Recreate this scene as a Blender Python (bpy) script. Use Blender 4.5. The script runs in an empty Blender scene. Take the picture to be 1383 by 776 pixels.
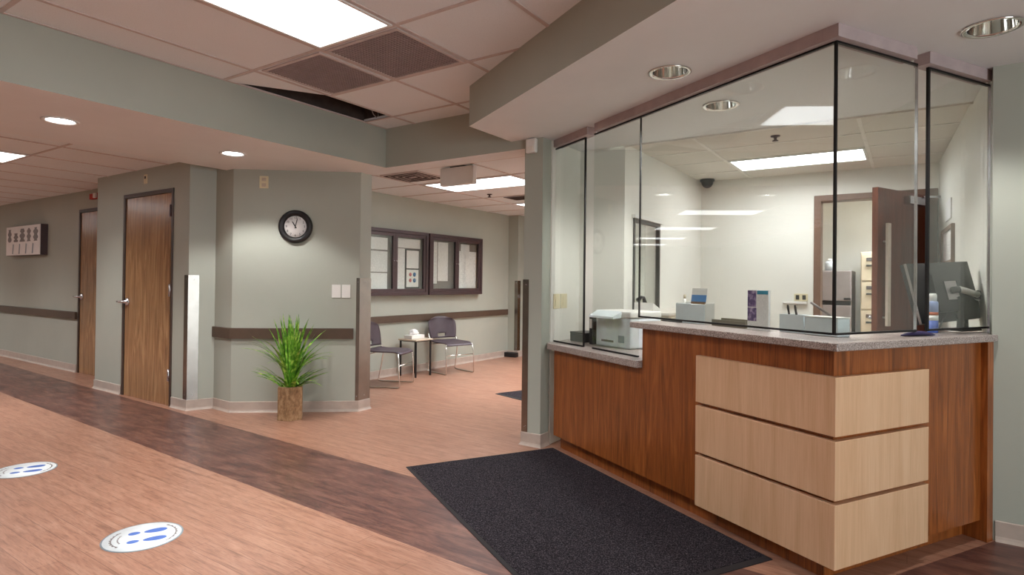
import bpy, bmesh, math, random
from mathutils import Vector, Matrix
random.seed(7)
PI = math.pi
SC = bpy.context.scene
COL = SC.collection

# ------------------------------------------------------------------ helpers
WORLD = {}          # world location of every root / part parent

def V(*a): return Vector(a)

def box(bm, x0, x1, y0, y1, z0, z1, bev=0.0, seg=2, mi=0):
    vs = [bm.verts.new((x, y, z)) for x in (x0, x1) for y in (y0, y1) for z in (z0, z1)]
    q = [(0, 1, 3, 2), (4, 6, 7, 5), (0, 4, 5, 1), (2, 3, 7, 6), (0, 2, 6, 4), (1, 5, 7, 3)]
    fs = [bm.faces.new([vs[i] for i in f]) for f in q]
    for f in fs: f.material_index = mi
    bmesh.ops.recalc_face_normals(bm, faces=fs)
    if bev > 0:
        es = set(e for f in fs for e in f.edges)
        r = bmesh.ops.bevel(bm, geom=list(es), offset=bev, segments=seg, affect='EDGES', profile=0.5)
        for f in r['faces']: f.material_index = mi
    return fs

def prism(bm, pts, z0, z1, bev=0.0, mi=0):
    """vertical prism over a plan polygon"""
    a = [bm.verts.new((p[0], p[1], z0)) for p in pts]
    b = [bm.verts.new((p[0], p[1], z1)) for p in pts]
    n = len(pts)
    fs = [bm.faces.new(a[::-1]), bm.faces.new(b)]
    for i in range(n):
        fs.append(bm.faces.new((a[i], a[(i + 1) % n], b[(i + 1) % n], b[i])))
    for f in fs: f.material_index = mi
    bmesh.ops.recalc_face_normals(bm, faces=fs)
    if bev > 0:
        es = set(e for f in fs for e in f.edges)
        bmesh.ops.bevel(bm, geom=list(es), offset=bev, segments=2, affect='EDGES', profile=0.5)
    return fs

def hprism(bm, prof, axis_o, ua, va, wa, w0, w1):
    """extrude a 2D profile (u,v) along w; ua,va,wa are 3D unit vectors"""
    n = len(prof)
    A = [bm.verts.new(axis_o + ua * p[0] + va * p[1] + wa * w0) for p in prof]
    B = [bm.verts.new(axis_o + ua * p[0] + va * p[1] + wa * w1) for p in prof]
    fs = [bm.faces.new(A[::-1]), bm.faces.new(B)]
    for i in range(n):
        fs.append(bm.faces.new((A[i], A[(i + 1) % n], B[(i + 1) % n], B[i])))
    bmesh.ops.recalc_face_normals(bm, faces=fs)
    return fs

def tube(bm, pts, r, seg=10, caps=True):
    pts = [Vector(p) for p in pts]
    rings = []
    prev = None
    for i, p in enumerate(pts):
        if i == 0: d = pts[1] - p
        elif i == len(pts) - 1: d = p - pts[i - 1]
        else: d = (pts[i + 1] - p).normalized() + (p - pts[i - 1]).normalized()
        d.normalize()
        if prev is None:
            up = V(0, 0, 1) if abs(d.z) < .9 else V(1, 0, 0)
            a = d.cross(up).normalized()
        else:
            a = (prev - d * prev.dot(d)).normalized()
        prev = a
        b = d.cross(a)
        rr = r[i] if isinstance(r, (list, tuple)) else r
        rings.append([bm.verts.new(p + (a * math.cos(t) + b * math.sin(t)) * rr) for t in [2 * PI * k / seg for k in range(seg)]])
    fs = []
    for i in range(len(rings) - 1):
        for k in range(seg):
            fs.append(bm.faces.new((rings[i][k], rings[i][(k + 1) % seg], rings[i + 1][(k + 1) % seg], rings[i + 1][k])))
    if caps:
        fs.append(bm.faces.new(rings[0][::-1])); fs.append(bm.faces.new(rings[-1]))
    bmesh.ops.recalc_face_normals(bm, faces=fs)
    for f in fs: f.smooth = True
    return fs

def lathe(bm, prof, o, seg=32, ax=None, ay=None, az=None, close=False):
    """revolve (r,h) profile about az through o"""
    o = Vector(o); ax = ax or V(1, 0, 0); ay = ay or V(0, 1, 0); az = az or V(0, 0, 1)
    rings = []
    for r, h in prof:
        if r < 1e-6: rings.append([bm.verts.new(o + az * h)])
        else: rings.append([bm.verts.new(o + az * h + (ax * math.cos(2 * PI * k / seg) + ay * math.sin(2 * PI * k / seg)) * r) for k in range(seg)])
    fs = []
    pairs = list(zip(rings, rings[1:]))
    if close: pairs.append((rings[-1], rings[0]))
    for A, B in pairs:
        for k in range(seg):
            k2 = (k + 1) % seg
            if len(A) == 1 and len(B) == 1: continue
            if len(A) == 1: fs.append(bm.faces.new((A[0], B[k2], B[k])))
            elif len(B) == 1: fs.append(bm.faces.new((A[k], A[k2], B[0])))
            else: fs.append(bm.faces.new((A[k], A[k2], B[k2], B[k])))
    for f in fs: f.smooth = True
    bmesh.ops.recalc_face_normals(bm, faces=fs)
    return fs

def mk(name, bm, mats, parent=None, local=False, kind=None, label=None, cat=None, group=None, smooth=None, autosmooth=False):
    """link bm as one mesh object; vertices are in world space unless local"""
    if not isinstance(mats, (list, tuple)): mats = [mats]
    if parent is not None:
        off = V(0, 0, 0) if local else WORLD[parent.name]
    else:
        if local: off = V(0, 0, 0)
        else:
            xs = [v.co.x for v in bm.verts]; ys = [v.co.y for v in bm.verts]; zs = [v.co.z for v in bm.verts]
            off = V((min(xs) + max(xs)) / 2, (min(ys) + max(ys)) / 2, min(zs))
    if off.length > 0:
        bmesh.ops.translate(bm, verts=bm.verts, vec=-off)
    me = bpy.data.meshes.new(name)
    bm.to_mesh(me); bm.free()
    for m in mats: me.materials.append(m)
    if smooth:
        for p in me.polygons: p.use_smooth = True
    o = bpy.data.objects.new(name, me); COL.objects.link(o)
    if parent is not None:
        o.parent = parent
        WORLD[o.name] = WORLD[parent.name].copy()
    else:
        o.location = off
        WORLD[o.name] = off.copy()
    if kind: o['kind'] = kind
    if label: o['label'] = label
    if cat: o['category'] = cat
    if group: o['group'] = group
    return o

def mk_split(name, bm, mats, parent, **kw):
    """one object per connected piece of bm"""
    seen, out = set(), []
    bm.verts.ensure_lookup_table()
    for v in bm.verts:
        if v in seen: continue
        st, comp = [v], []
        seen.add(v)
        while st:
            q = st.pop(); comp.append(q)
            for e in q.link_edges:
                o = e.other_vert(q)
                if o not in seen: seen.add(o); st.append(o)
        nb = bmesh.new(); mp = {q: nb.verts.new(q.co) for q in comp}
        for f in {f for q in comp for f in q.link_faces}:
            nf = nb.faces.new([mp[q] for q in f.verts]); nf.smooth = f.smooth
        out.append(mk(name, nb, mats, parent, **kw))
    bm.free(); return out

def thing(name, label, cat, loc=(0, 0, 0), rotz=0.0, group=None, kind=None):
    o = bpy.data.objects.new(name, None); COL.objects.link(o)
    o.empty_display_size = .1
    o.location = loc; o.rotation_euler = (0, 0, rotz)
    if label: o['label'] = label
    if cat: o['category'] = cat
    if group: o['group'] = group
    if kind: o['kind'] = kind
    WORLD[o.name] = Vector(loc)
    return o

def dup(root, loc, rotz=0.0, label=None):
    r = root.copy(); COL.objects.link(r); r.location = loc; r.rotation_euler = (0, 0, rotz)
    if label: r['label'] = label
    WORLD[r.name] = Vector(loc)
    for ch in list(root.children):
        c = ch.copy(); COL.objects.link(c); c.parent = r
        for g in list(ch.children):
            d = g.copy(); COL.objects.link(d); d.parent = c
    return r

def cut(o, cutters):
    """boolean-cut (bmesh list in world coords) out of object o, applied"""
    for bm in cutters:
        me = bpy.data.meshes.new('cut'); bm.to_mesh(me); bm.free()
        c = bpy.data.objects.new('cut', me); COL.objects.link(c)
        md = o.modifiers.new('b', 'BOOLEAN'); md.object = c; md.operation = 'DIFFERENCE'; md.solver = 'EXACT'
        bpy.context.view_layer.update()
        dg = bpy.context.evaluated_depsgraph_get()
        new = bpy.data.meshes.new_from_object(o.evaluated_get(dg))
        o.modifiers.clear()
        old = o.data; o.data = new; new.name = old.name + '_c'
        bpy.data.objects.remove(c); bpy.data.meshes.remove(me)

# ------------------------------------------------------------------ materials
def srgb(r, g, b):
    f = lambda c: (c / 12.92 if c <= .04045 else ((c + .055) / 1.055) ** 2.4)
    return (f(r / 255), f(g / 255), f(b / 255), 1)

class NT:
    def __init__(s, name):
        s.m = bpy.data.materials.new(name); s.m.use_nodes = True
        s.t = s.m.node_tree; s.t.nodes.clear()
        s.out = s.t.nodes.new('ShaderNodeOutputMaterial')
    def n(s, typ, **kw):
        nd = s.t.nodes.new('ShaderNode' + typ)
        for k, v in kw.items():
            if k.startswith('i_'):
                nm = k[2:].replace('_', ' ')
                nd.inputs[nm].default_value = v
            elif k.startswith('x'):
                nd.inputs[int(k[1:])].default_value = v
            else: setattr(nd, k, v)
        return nd
    def l(s, a, b): s.t.links.new(a, b)
    def math(s, op, a, b=None):
        nd = s.t.nodes.new('ShaderNodeMath'); nd.operation = op
        for i, q in enumerate((a, b)):
            if q is None: continue
            if isinstance(q, (int, float)): nd.inputs[i].default_value = q
            else: s.l(q, nd.inputs[i])
        return nd.outputs[0]
    def mix(s, fac, a, b, blend='MIX'):
        nd = s.t.nodes.new('ShaderNodeMix'); nd.data_type = 'RGBA'; nd.blend_type = blend
        for idx, q in ((0, fac), (6, a), (7, b)):
            if isinstance(q, (int, float, tuple)): nd.inputs[idx].default_value = q
            else: s.l(q, nd.inputs[idx])
        return nd.outputs[2]
    def ramp(s, fac, stops):
        nd = s.t.nodes.new('ShaderNodeValToRGB')
        e = nd.color_ramp.elements
        while len(e) < len(stops): e.new(.5)
        for q, (p, c) in zip(e, stops): q.position = p; q.color = c
        s.l(fac, nd.inputs[0]); return nd.outputs[0]
    def bsdf(s, col=None, rough=.5, metal=0, spec=.5, **kw):
        b = s.t.nodes.new('ShaderNodeBsdfPrincipled')
        if col is not None:
            if isinstance(col, tuple): b.inputs['Base Color'].default_value = col
            else: s.l(col, b.inputs['Base Color'])
        if isinstance(rough, (int, float)): b.inputs['Roughness'].default_value = rough
        else: s.l(rough, b.inputs['Roughness'])
        b.inputs['Metallic'].default_value = metal
        b.inputs['Specular IOR Level'].default_value = spec
        for k, v in kw.items(): b.inputs[k.replace('_', ' ')].default_value = v
        s.l(b.outputs[0], s.out.inputs[0]); return b
    def obj(s, scale=(1, 1, 1), rot=0.0, world=False):
        src = s.n('NewGeometry').outputs['Position'] if world else s.n('TexCoord').outputs['Object']
        mp = s.n('Mapping'); mp.inputs['Scale'].default_value = scale; mp.inputs['Rotation'].default_value = (0, 0, rot)
        s.l(src, mp.inputs[0]); return mp.outputs[0]
    def noise(s, vec, scale=5, detail=4, rough=.5, dist=0):
        nd = s.n('TexNoise'); nd.inputs['Scale'].default_value = scale; nd.inputs['Detail'].default_value = detail
        nd.inputs['Roughness'].default_value = rough; nd.inputs['Distortion'].default_value = dist
        s.l(vec, nd.inputs['Vector']); return nd.outputs[0]
    def bump(s, b, h, strength=.2, dist=.01):
        nd = s.n('Bump'); nd.inputs['Strength'].default_value = strength; nd.inputs['Distance'].default_value = dist
        s.l(h, nd.inputs['Height']); s.l(nd.outputs[0], b.inputs['Normal'])

def plain(name, c, rough=.5, metal=0, spec=.5, var=.04, scale=12):
    t = NT(name); v = t.obj()
    nz = t.noise(v, scale, 4)
    lo = tuple(max(0, q * (1 - var * 2)) for q in c[:3]) + (1,); hi = tuple(min(1, q * (1 + var * 2)) for q in c[:3]) + (1,)
    col = t.ramp(nz, [(.3, lo), (.7, hi)])
    t.bsdf(col, rough, metal, spec); return t.m

def wall_paint(name, c):
    t = NT(name); v = t.obj()
    nz = t.noise(v, 1.3, 5, .6); fine = t.noise(v, 260, 2)
    c0 = tuple(q * .95 for q in c[:3]) + (1,); c1 = tuple(min(1, q * 1.04) for q in c[:3]) + (1,)
    b = t.bsdf(t.ramp(nz, [(.3, c0), (.7, c1)]), .5, 0, .35)
    t.bump(b, fine, .08, .002); return t.m

def tile_mat(name, c):
    t = NT(name); v = t.obj()
    nz = t.noise(v, 170, 3, .7); big = t.noise(v, 2, 3)
    sp = t.ramp(nz, [(.28, tuple(q * .72 for q in c[:3]) + (1,)), (.42, c)])
    col = t.mix(.12, sp, t.ramp(big, [(.3, tuple(q * .8 for q in c[:3]) + (1,)), (.7, c)]))
    b = t.bsdf(col, .9, 0, .1); t.bump(b, nz, .15, .003); return t.m

def wood(name, dark, mid, light, axis='z', sc=1.0, rough=.35, figure=1.0, spec=.5):
    t = NT(name)
    st = {'z': (9 * sc, 9 * sc, .7 * sc), 'x': (.7 * sc, 9 * sc, 9 * sc), 'y': (9 * sc, .7 * sc, 9 * sc)}[axis]
    v = t.obj(st)
    n1 = t.noise(v, 1.6, 6, .6, 1.1 * figure)
    st2 = tuple(q * (9 if q > 2 * sc else 2.2) for q in st)
    n2 = t.noise(t.obj(st2), 2.0, 4, .65)
    col = t.ramp(n1, [(.28, dark), (.5, mid), (.72, light)])
    col = t.mix(.35, col, t.ramp(n2, [(.35, dark), (.65, light)]))
    b = t.bsdf(col, rough, 0, spec)
    t.bump(b, n2, .06, .002); return t.m

def emis(name, c, s):
    t = NT(name); e = t.n('Emission'); e.inputs[0].default_value = c; e.inputs[1].default_value = s
    t.l(e.outputs[0], t.out.inputs[0]); return t.m

M = {}
M['sage'] = wall_paint('sage_wall_paint', srgb(165, 168, 157))
M['offwhite'] = wall_paint('office_white_paint', srgb(228, 226, 219))
M['ceil'] = wall_paint('soffit_paint', srgb(226, 227, 228))
M['tile'] = tile_mat('ceiling_tile', srgb(228, 232, 235))
M['tile_w'] = tile_mat('office_ceiling_tile', srgb(216, 210, 201))
M['grid'] = plain('grid_metal', srgb(196, 183, 180), .5, 0, .3)
M['grid_w'] = plain('office_grid_metal', srgb(224, 219, 211), .5, 0, .3)
M['vent'] = plain('vent_metal', srgb(150, 134, 133), .55, 0, .4)
M['void'] = plain('plenum_dark', srgb(70, 60, 56), .9, 0, .1, .1)
M['base'] = plain('vinyl_base', srgb(176, 161, 150), .4, 0, .4)
M['rail'] = plain('brown_chair_rail', srgb(82, 66, 55), .42, 0, .4)
M['steel'] = plain('brushed_steel', srgb(142, 136, 130), .27, 1, .5)
M['chrome'] = plain('chrome', srgb(225, 222, 218), .08, 1, .5, .01)
M['satin'] = plain('satin_nickel', srgb(205, 202, 205), .25, 1, .5)
M['black'] = plain('black_plastic', srgb(30, 28, 30), .4, 0, .4)
M['blackg'] = plain('black_gasket', srgb(16, 12, 12), .5, 0, .3)
M['white'] = plain('white_plastic', srgb(226, 224, 220), .4, 0, .4, .01)
M['ivory'] = plain('ivory_plastic', srgb(214, 203, 170), .4, 0, .4, .01)
M['paper'] = plain('white_paper', srgb(232, 230, 228), .8, 0, .2, .015)
M['grey'] = plain('grey_plastic', srgb(120, 112, 110), .45, 0, .4)
M['dgrey'] = plain('dark_grey_plastic', srgb(62, 62, 60), .45, 0, .4)
M['frame'] = plain('dark_bronze_frame', srgb(74, 58, 60), .35, .3, .5)
M['dframe'] = plain('dark_door_frame', srgb(62, 44, 34), .38, 0, .5)
M['bframe'] = plain('brown_door_frame', srgb(118, 92, 78), .45, 0, .4)
M['seat'] = plain('plum_grey_plastic', srgb(72, 61, 68), .45, 0, .45)
M['header'] = plain('mauve_header_paint', srgb(172, 156, 156), .5, 0, .4)
M['oak'] = wood('brown_door_veneer', srgb(98, 66, 42), srgb(146, 106, 70), srgb(190, 150, 108), 'z', .8, .22, 2.4)
M['cherry'] = wood('cherry_laminate', srgb(84, 42, 16), srgb(140, 74, 30), srgb(178, 106, 52), 'z', 1.3, .3, 1.5)
M['maple'] = wood('maple_laminate', srgb(198, 156, 118), srgb(212, 172, 136), srgb(224, 188, 154), 'z', 1.4, .34, .5)
M['mahog'] = wood('red_door_veneer', srgb(82, 38, 25), srgb(110, 54, 36), srgb(132, 72, 50), 'z', 1.0, .3, .8)
M['tablewood'] = wood('pale_table_laminate', srgb(176, 160, 140), srgb(192, 178, 158), srgb(204, 190, 172), 'x', 1, .35)

def granite():
    t = NT('speckled_granite'); v = t.obj()
    n1 = t.noise(v, 190, 3, .7); n2 = t.noise(v, 420, 2, .6); n3 = t.noise(v, 12, 3)
    col = t.ramp(n1, [(.34, srgb(70, 60, 56)), (.5, srgb(146, 132, 126)), (.66, srgb(204, 194, 188))])
    col = t.mix(t.ramp(n2, [(.60, (0, 0, 0, 1)), (.68, (1, 1, 1, 1))]), col, srgb(222, 214, 210))
    col = t.mix(.15, col, t.ramp(n3, [(.3, srgb(120, 105, 100)), (.7, srgb(180, 168, 160))]))
    t.bsdf(col, .28, 0, .5); return t.m
M['granite'] = granite()

def floor_mat():
    t = NT('wood_plank_floor')
    pos = t.n('NewGeometry').outputs['Position']
    def planks(c1, c2, dark, light):
        br = t.n('TexBrick'); br.offset = .37; br.squash = 1
        for k, q in (('Color1', c1), ('Color2', c2), ('Mortar', dark)): br.inputs[k].default_value = q
        br.inputs['Scale'].default_value = 1; br.inputs['Mortar Size'].default_value = .0016
        br.inputs['Brick Width'].default_value = .92; br.inputs['Row Height'].default_value = .098
        br.inputs['Bias'].default_value = 0; br.inputs['Mortar Smooth'].default_value = .3
        t.l(pos, br.inputs['Vector'])
        mp = t.n('Mapping'); mp.inputs['Scale'].default_value = (1.6, 16, 1); t.l(pos, mp.inputs[0])
        g = t.noise(mp.outputs[0], 2.2, 6, .65, .9)
        gr = t.ramp(g, [(.30, dark), (.48, c1), (.70, light)])
        mp3 = t.n('Mapping'); mp3.inputs['Scale'].default_value = (7, 90, 1); t.l(pos, mp3.inputs[0])
        fine = t.noise(mp3.outputs[0], 1.5, 4, .7, .4)
        big = t.noise(pos, 2.6, 4, .6)
        col = t.mix(.6, br.outputs[0], gr)
        col = t.mix(t.ramp(fine, [(.50, (0, 0, 0, 1)), (.72, (.75, .75, .75, 1))]), col, dark)
        col = t.mix(t.math('MULTIPLY', big, .22), col, light)
        return t.mix(t.math('MULTIPLY', br.outputs[1], .55), col, dark)
    a = planks(srgb(158, 113, 92), srgb(138, 94, 75), srgb(92, 58, 44), srgb(184, 145, 123))
    b = planks(srgb(92, 58, 50), srgb(74, 46, 42), srgb(42, 26, 26), srgb(128, 92, 82))
    sx = t.n('SeparateXYZ'); t.l(pos, sx.inputs[0])
    x, y = sx.outputs[0], sx.outputs[1]
    # the dark inlaid band and the dark floor in front of the desk's right hand side
    lo = t.math('SUBTRACT', 2.02, t.math('MULTIPLY', x, .031))
    up = t.math('SUBTRACT', 2.74, t.math('MULTIPLY', x, .027))
    band = t.math('MULTIPLY', t.math('GREATER_THAN', y, lo), t.math('LESS_THAN', y, up))
    mm = t.math('SUBTRACT', t.math('MULTIPLY', x, .8660254), t.math('MULTIPLY', y, .5))
    zone = t.math('MULTIPLY', t.math('GREATER_THAN', mm, -1.575), t.math('GREATER_THAN', y, 2.0))
    f = t.math('MAXIMUM', band, zone)
    mpb = t.n('Mapping'); mpb.inputs['Scale'].default_value = (2.4, 11, 1); t.l(pos, mpb.inputs[0])
    bl = t.noise(mpb.outputs[0], 1.3, 5, .7, .6)
    b = t.mix(t.ramp(bl, [(.50, (0, 0, 0, 1)), (.66, (.6, .6, .6, 1))]), b, srgb(138, 98, 82))
    b = t.mix(t.ramp(bl, [(.34, (.6, .6, .6, 1)), (.48, (0, 0, 0, 1))]), b, srgb(48, 30, 32))
    col = t.mix(f, a, b)
    rn = t.noise(pos, 3, 4)
    rg = t.n('MapRange'); rg.inputs[3].default_value = .26; rg.inputs[4].default_value = .40; t.l(rn, rg.inputs[0])
    bs = t.bsdf(col, rg.outputs[0], 0, .5)
    return t.m
M['floor'] = floor_mat()

def carpet():
    t = NT('black_carpet_mat'); v = t.obj()
    n1 = t.noise(v, 150, 3, .75); n2 = t.noise(v, 420, 2)
    col = t.ramp(n1, [(.38, srgb(20, 17, 21)), (.52, srgb(44, 39, 44)), (.68, srgb(100, 93, 99))])
    b = t.bsdf(col, .95, 0, .1); t.bump(b, n2, .8, .01); return t.m
M['carpet'] = carpet()
M['rubber'] = plain('mat_border_rubber', srgb(34, 30, 32), .7, 0, .3)

def glass():
    t = NT('clear_glass')
    lw = t.n('LayerWeight'); lw.inputs[0].default_value = .5
    fr = t.math('ADD', t.math('MULTIPLY', t.math('POWER', lw.outputs[1], 5.0), .93), .068)
    tr = t.n('BsdfTransparent'); tr.inputs[0].default_value = (.935, .955, .94, 1)
    gl = t.n('BsdfGlossy'); gl.inputs['Roughness'].default_value = 0.0; gl.inputs[0].default_value = (1, 1, 1, 1)
    mx = t.n('MixShader'); t.l(fr, mx.inputs[0]); t.l(tr.outputs[0], mx.inputs[1]); t.l(gl.outputs[0], mx.inputs[2])
    t.l(mx.outputs[0], t.out.inputs[0]); return t.m
M['glass'] = glass()

def leaf():
    t = NT('grass_leaf'); v = t.obj()
    n = t.noise(v, 22, 3)
    col = t.ramp(n, [(.3, srgb(52, 104, 28)), (.5, srgb(108, 162, 48)), (.7, srgb(188, 214, 104))])
    t.bsdf(col, .4, 0, .4); return t.m
M['leaf'] = leaf()
def potm():
    t = NT('mottled_bronze_pot'); v = t.obj((1, 1, .6))
    n = t.noise(v, 30, 5, .7)
    col = t.ramp(n, [(.3, srgb(104, 80, 54)), (.5, srgb(154, 122, 90)), (.72, srgb(190, 160, 124))])
    t.bsdf(col, .35, .25, .5); return t.m
M['pot'] = potm()

def printed(name, ink=(.35, .35, .37, 1), rows=70, thr=.5, page=None):
    """paper with rows of unreadable small print"""
    t = NT(name); tc = t.n('TexCoord').outputs['Generated']
    sx = t.n('SeparateXYZ'); t.l(tc, sx.inputs[0])
    h = t.math('MAXIMUM', sx.outputs[0], sx.outputs[1])
    row = t.math('FRACT', t.math('MULTIPLY', sx.outputs[2], rows))
    on = t.math('MULTIPLY', t.math('GREATER_THAN', row, .45), t.math('LESS_THAN', row, .85))
    cb = t.n('CombineXYZ'); t.l(t.math('MULTIPLY', t.math('ADD', sx.outputs[0], sx.outputs[1]), 26), cb.inputs[0])
    t.l(t.math('MULTIPLY', t.math('FLOOR', t.math('MULTIPLY', sx.outputs[2], rows)), 3.7), cb.inputs[1])
    nz = t.noise(cb.outputs[0], 1.0, 2)
    f = t.math('MULTIPLY', on, t.math('GREATER_THAN', nz, thr))
    f = t.math('MULTIPLY', f, .7)
    t.bsdf(t.mix(f, page or srgb(245, 242, 242), ink), .8, 0, .2); return t.m
M['print'] = printed('printed_sheet')
M['print2'] = printed('closely_printed_sheet', rows=46, thr=.42)

def panelmat(name, strength, c=(.97, .985, 1, 1)):
    t = NT(name); e = t.n('Emission'); e.inputs[0].default_value = c; e.inputs[1].default_value = strength
    t.l(e.outputs[0], t.out.inputs[0]); return t.m
L_MAIN = 2.8
M['lamp'] = panelmat('fluorescent_diffuser', L_MAIN)
M['lamp_o'] = panelmat('office_diffuser', 5.0)
M['lamp_d'] = panelmat('downlight_lens', 14.0)
M['bulb'] = panelmat('dim_bulb', 4.0, (1, .95, .88, 1))

def colm(name, r, g, b, rough=.5): return plain(name, srgb(r, g, b), rough, 0, .35, .03)
M['blue_ink'] = colm('blue_ink', 70, 104, 176)
M['sticker'] = colm('white_vinyl', 214, 219, 220)
M['sticker_e'] = colm('pale_grey_edge', 140, 152, 158)
M['red'] = colm('red_enamel', 170, 44, 36)
M['beige'] = colm('beige_cabinet', 206, 192, 166)
M['bluew'] = colm('pale_blue_white_plastic', 216, 224, 229)

# ------------------------------------------------------------------ frames of reference
H = 1.25
NX, NY = .5, .8660254          # desk: N runs away from the camera, M to the right
MX, MY = .8660254, -.5
def NM(n, m): return (n * NX + m * MX, n * NY + m * MY)
DN = V(NX, NY, 0); DM = V(MX, MY, 0); UZ = V(0, 0, 1)

# ------------------------------------------------------------------ setting
ST = 'structure'
Z1, ZS, ZR, ZT = 2.37, 2.28, 2.35, 2.637   # tile ceilings, left soffit, right soffit, tray

bm = bmesh.new(); box(bm, -16.2, 4.2, -4.2, 9.2, -.1, 0)
mk('floor', bm, M['floor'], kind=ST)

bm = bmesh.new(); prism(bm, [(-1.899, 4.5), (-.9, 3.95), (-.2, 3.3), (.1, 3.95), (.334, 3.95), (.221, 6.569), (-1.899, 6.569)], .0005, .006)
M['vinyl'] = plain('pale_office_vinyl', srgb(196, 188, 178), .4, 0, .4)
mk('floor_office', bm, M['vinyl'], kind=ST)

def rect_ring(bm, u0, u1, z0, z1, o0, o1, zo, mkbox):
    """wall slab u0..u1, z0..z1 with an opening o0..o1 below/around zo=(za,zb)"""
    za, zb = zo
    mkbox(u0, o0, z0, z1); mkbox(o1, u1, z0, z1)
    if zb < z1: mkbox(o0, o1, zb, z1)
    if za > z0: mkbox(o0, o1, z0, za)

# far hall wall (with a door) and the nearer door wall
bm = bmesh.new()
rect_ring(bm, -16.2, -7.50, 0, Z1, -9.03, -8.03, (0, 2.10), lambda a, b, c, d: box(bm, a, b, 3.32, 3.46, c, d))
mk('wall_hall', bm, M['sage'], kind=ST)
bm = bmesh.new()
rect_ring(bm, -7.64, -5.668, 0, Z1, -6.966, -5.977, (0, 2.10), lambda a, b, c, d: box(bm, a, b, 2.973, 3.115, c, d))
box(bm, -7.64, -7.50, 3.115, 3.32, 0, Z1)
mk('wall_left', bm, M['sage'], kind=ST)
bm = bmesh.new(); box(bm, -16.34, -16.2, -1.1, 3.46, 0, Z1); mk('wall_hall_end', bm, M['sage'], kind=ST)
bm = bmesh.new(); box(bm, -16.2, -5.4, -1.24, -1.1, 0, Z1); mk('wall_hall_front', bm, M['sage'], kind=ST)

CW = [(-5.668, 2.973), (-5.585, 3.185), (-5.275, 3.172), (-4.365, 3.913), (-4.376, 4.06)]
bm = bmesh.new()
prism(bm, CW + [(-5.635, 4.06), (-5.635, 3.6), (-5.668, 3.115)], 0, Z1)
mk('wall_corner', bm, M['sage'], kind=ST)
bm = bmesh.new(); box(bm, -5.79, -5.635, 4.06, 8.66, 0, Z1); mk('wall_waiting_left', bm, M['sage'], kind=ST)
bm = bmesh.new()
box(bm, -5.635, -5.44, 8.32, 8.52, 0, Z1)
rect_ring(bm, -5.635, -1.9, 0, Z1, -5.36, -4.42, (0, 2.10), lambda a, b, c, d: box(bm, a, b, 8.52, 8.66, c, d))
mk('wall_waiting_back', bm, M['sage'], kind=ST)

# post and partition beside the desk
bm = bmesh.new()
prism(bm, [(-2.474, 3.865), (-2.312, 3.865), (-2.312, 4.46), (-2.474, 4.46)], 0, ZR)
mk('wall_post', bm, M['sage'], kind=ST)
bm = bmesh.new(); box(bm, -2.3118, -2.300, 3.99, 4.4595, 0, ZR - .001); mk('wall_partition', bm, M['offwhite'], kind=ST)
# office walls
bm = bmesh.new(); box(bm, -2.474, -1.9, 4.46, 4.58, 0, Z1); mk('wall_office_front', bm, M['offwhite'], kind=ST)
bm = bmesh.new()
rect_ring(bm, 4.58, 6.57, 0, Z1, 4.64, 5.26, (1.0, 1.79), lambda a, b, c, d: box(bm, -2.03, -1.9, a, b, c, d))
mk('wall_office_left', bm, M['offwhite'], kind=ST)
bm = bmesh.new()
rect_ring(bm, -2.03, .49, 0, Z1, -.735, .165, (0, 2.09), lambda a, b, c, d: box(bm, a, b, 6.57, 6.70, c, d))
mk('wall_office_back', bm, M['offwhite'], kind=ST)
bm = bmesh.new(); prism(bm, [(.335, 3.9255), (.49, 3.9255), (.49, 6.57), (.222, 6.57)], 0, Z1); mk('wall_office_right', bm, M['offwhite'], kind=ST)
bm = bmesh.new(); box(bm, .345, 4.2, 3.785, 3.925, 0, Z1); mk('wall_right', bm, M['sage'], kind=ST)
bm = bmesh.new()
rect_ring(bm, -4.2, 3.925, 0, ZT, -1.7, 1.5, (0.0, 2.25), lambda a, b, c, d: box(bm, 4.2, 4.34, a, b, c, d))
mk('wall_far_right', bm, M['sage'], kind=ST)
bm = bmesh.new(); box(bm, -5.54, 4.34, -4.34, -4.2, 0, ZT); mk('wall_front', bm, M['sage'], kind=ST)
bm = bmesh.new(); box(bm, -5.54, -5.4, -4.2, -1.24, 0, ZT); mk('wall_front_left', bm, M['sage'], kind=ST)
# room behind the office
bm = bmesh.new()
box(bm, -1.74, -1.6, 6.70, 8.76, 0, Z1); box(bm, -1.6, .9, 8.62, 8.76, 0, Z1); box(bm, .76, .9, 6.70, 8.62, 0, Z1)
mk('wall_back_room', bm, M['offwhite'], kind=ST)

def soffit_mats(o):
    for p in o.data.polygons:
        p.material_index = 1 if p.normal.z < -.5 else 0

def cyl_bm(x, y, z0, z1, r, seg=40):
    b = bmesh.new(); lathe(b, [(0, z0), (r, z0), (r, z1), (0, z1)], (x, y, 0), seg); return b

# left soffit + beam at the back of the tray
bm = bmesh.new()
prism(bm, [(-5.4, -4.2), (-3.985, -4.2), (-3.985, 3.863), (-2.36, 3.863), (-2.36, 4.09), (-4.36, 4.09), (-4.39, 3.93), (-5.26, 3.19), (-5.4, 3.19)], ZS, ZT + .14)
o = mk('ceiling_soffit_left', bm, [M['sage'], M['ceil']], kind=ST)
DL = [(-4.66, 1.59), (-4.63, 2.775)]
cut(o, [cyl_bm(x, y, ZS - .05, ZS + .07, .088) for x, y in DL])
soffit_mats(o)
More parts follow.
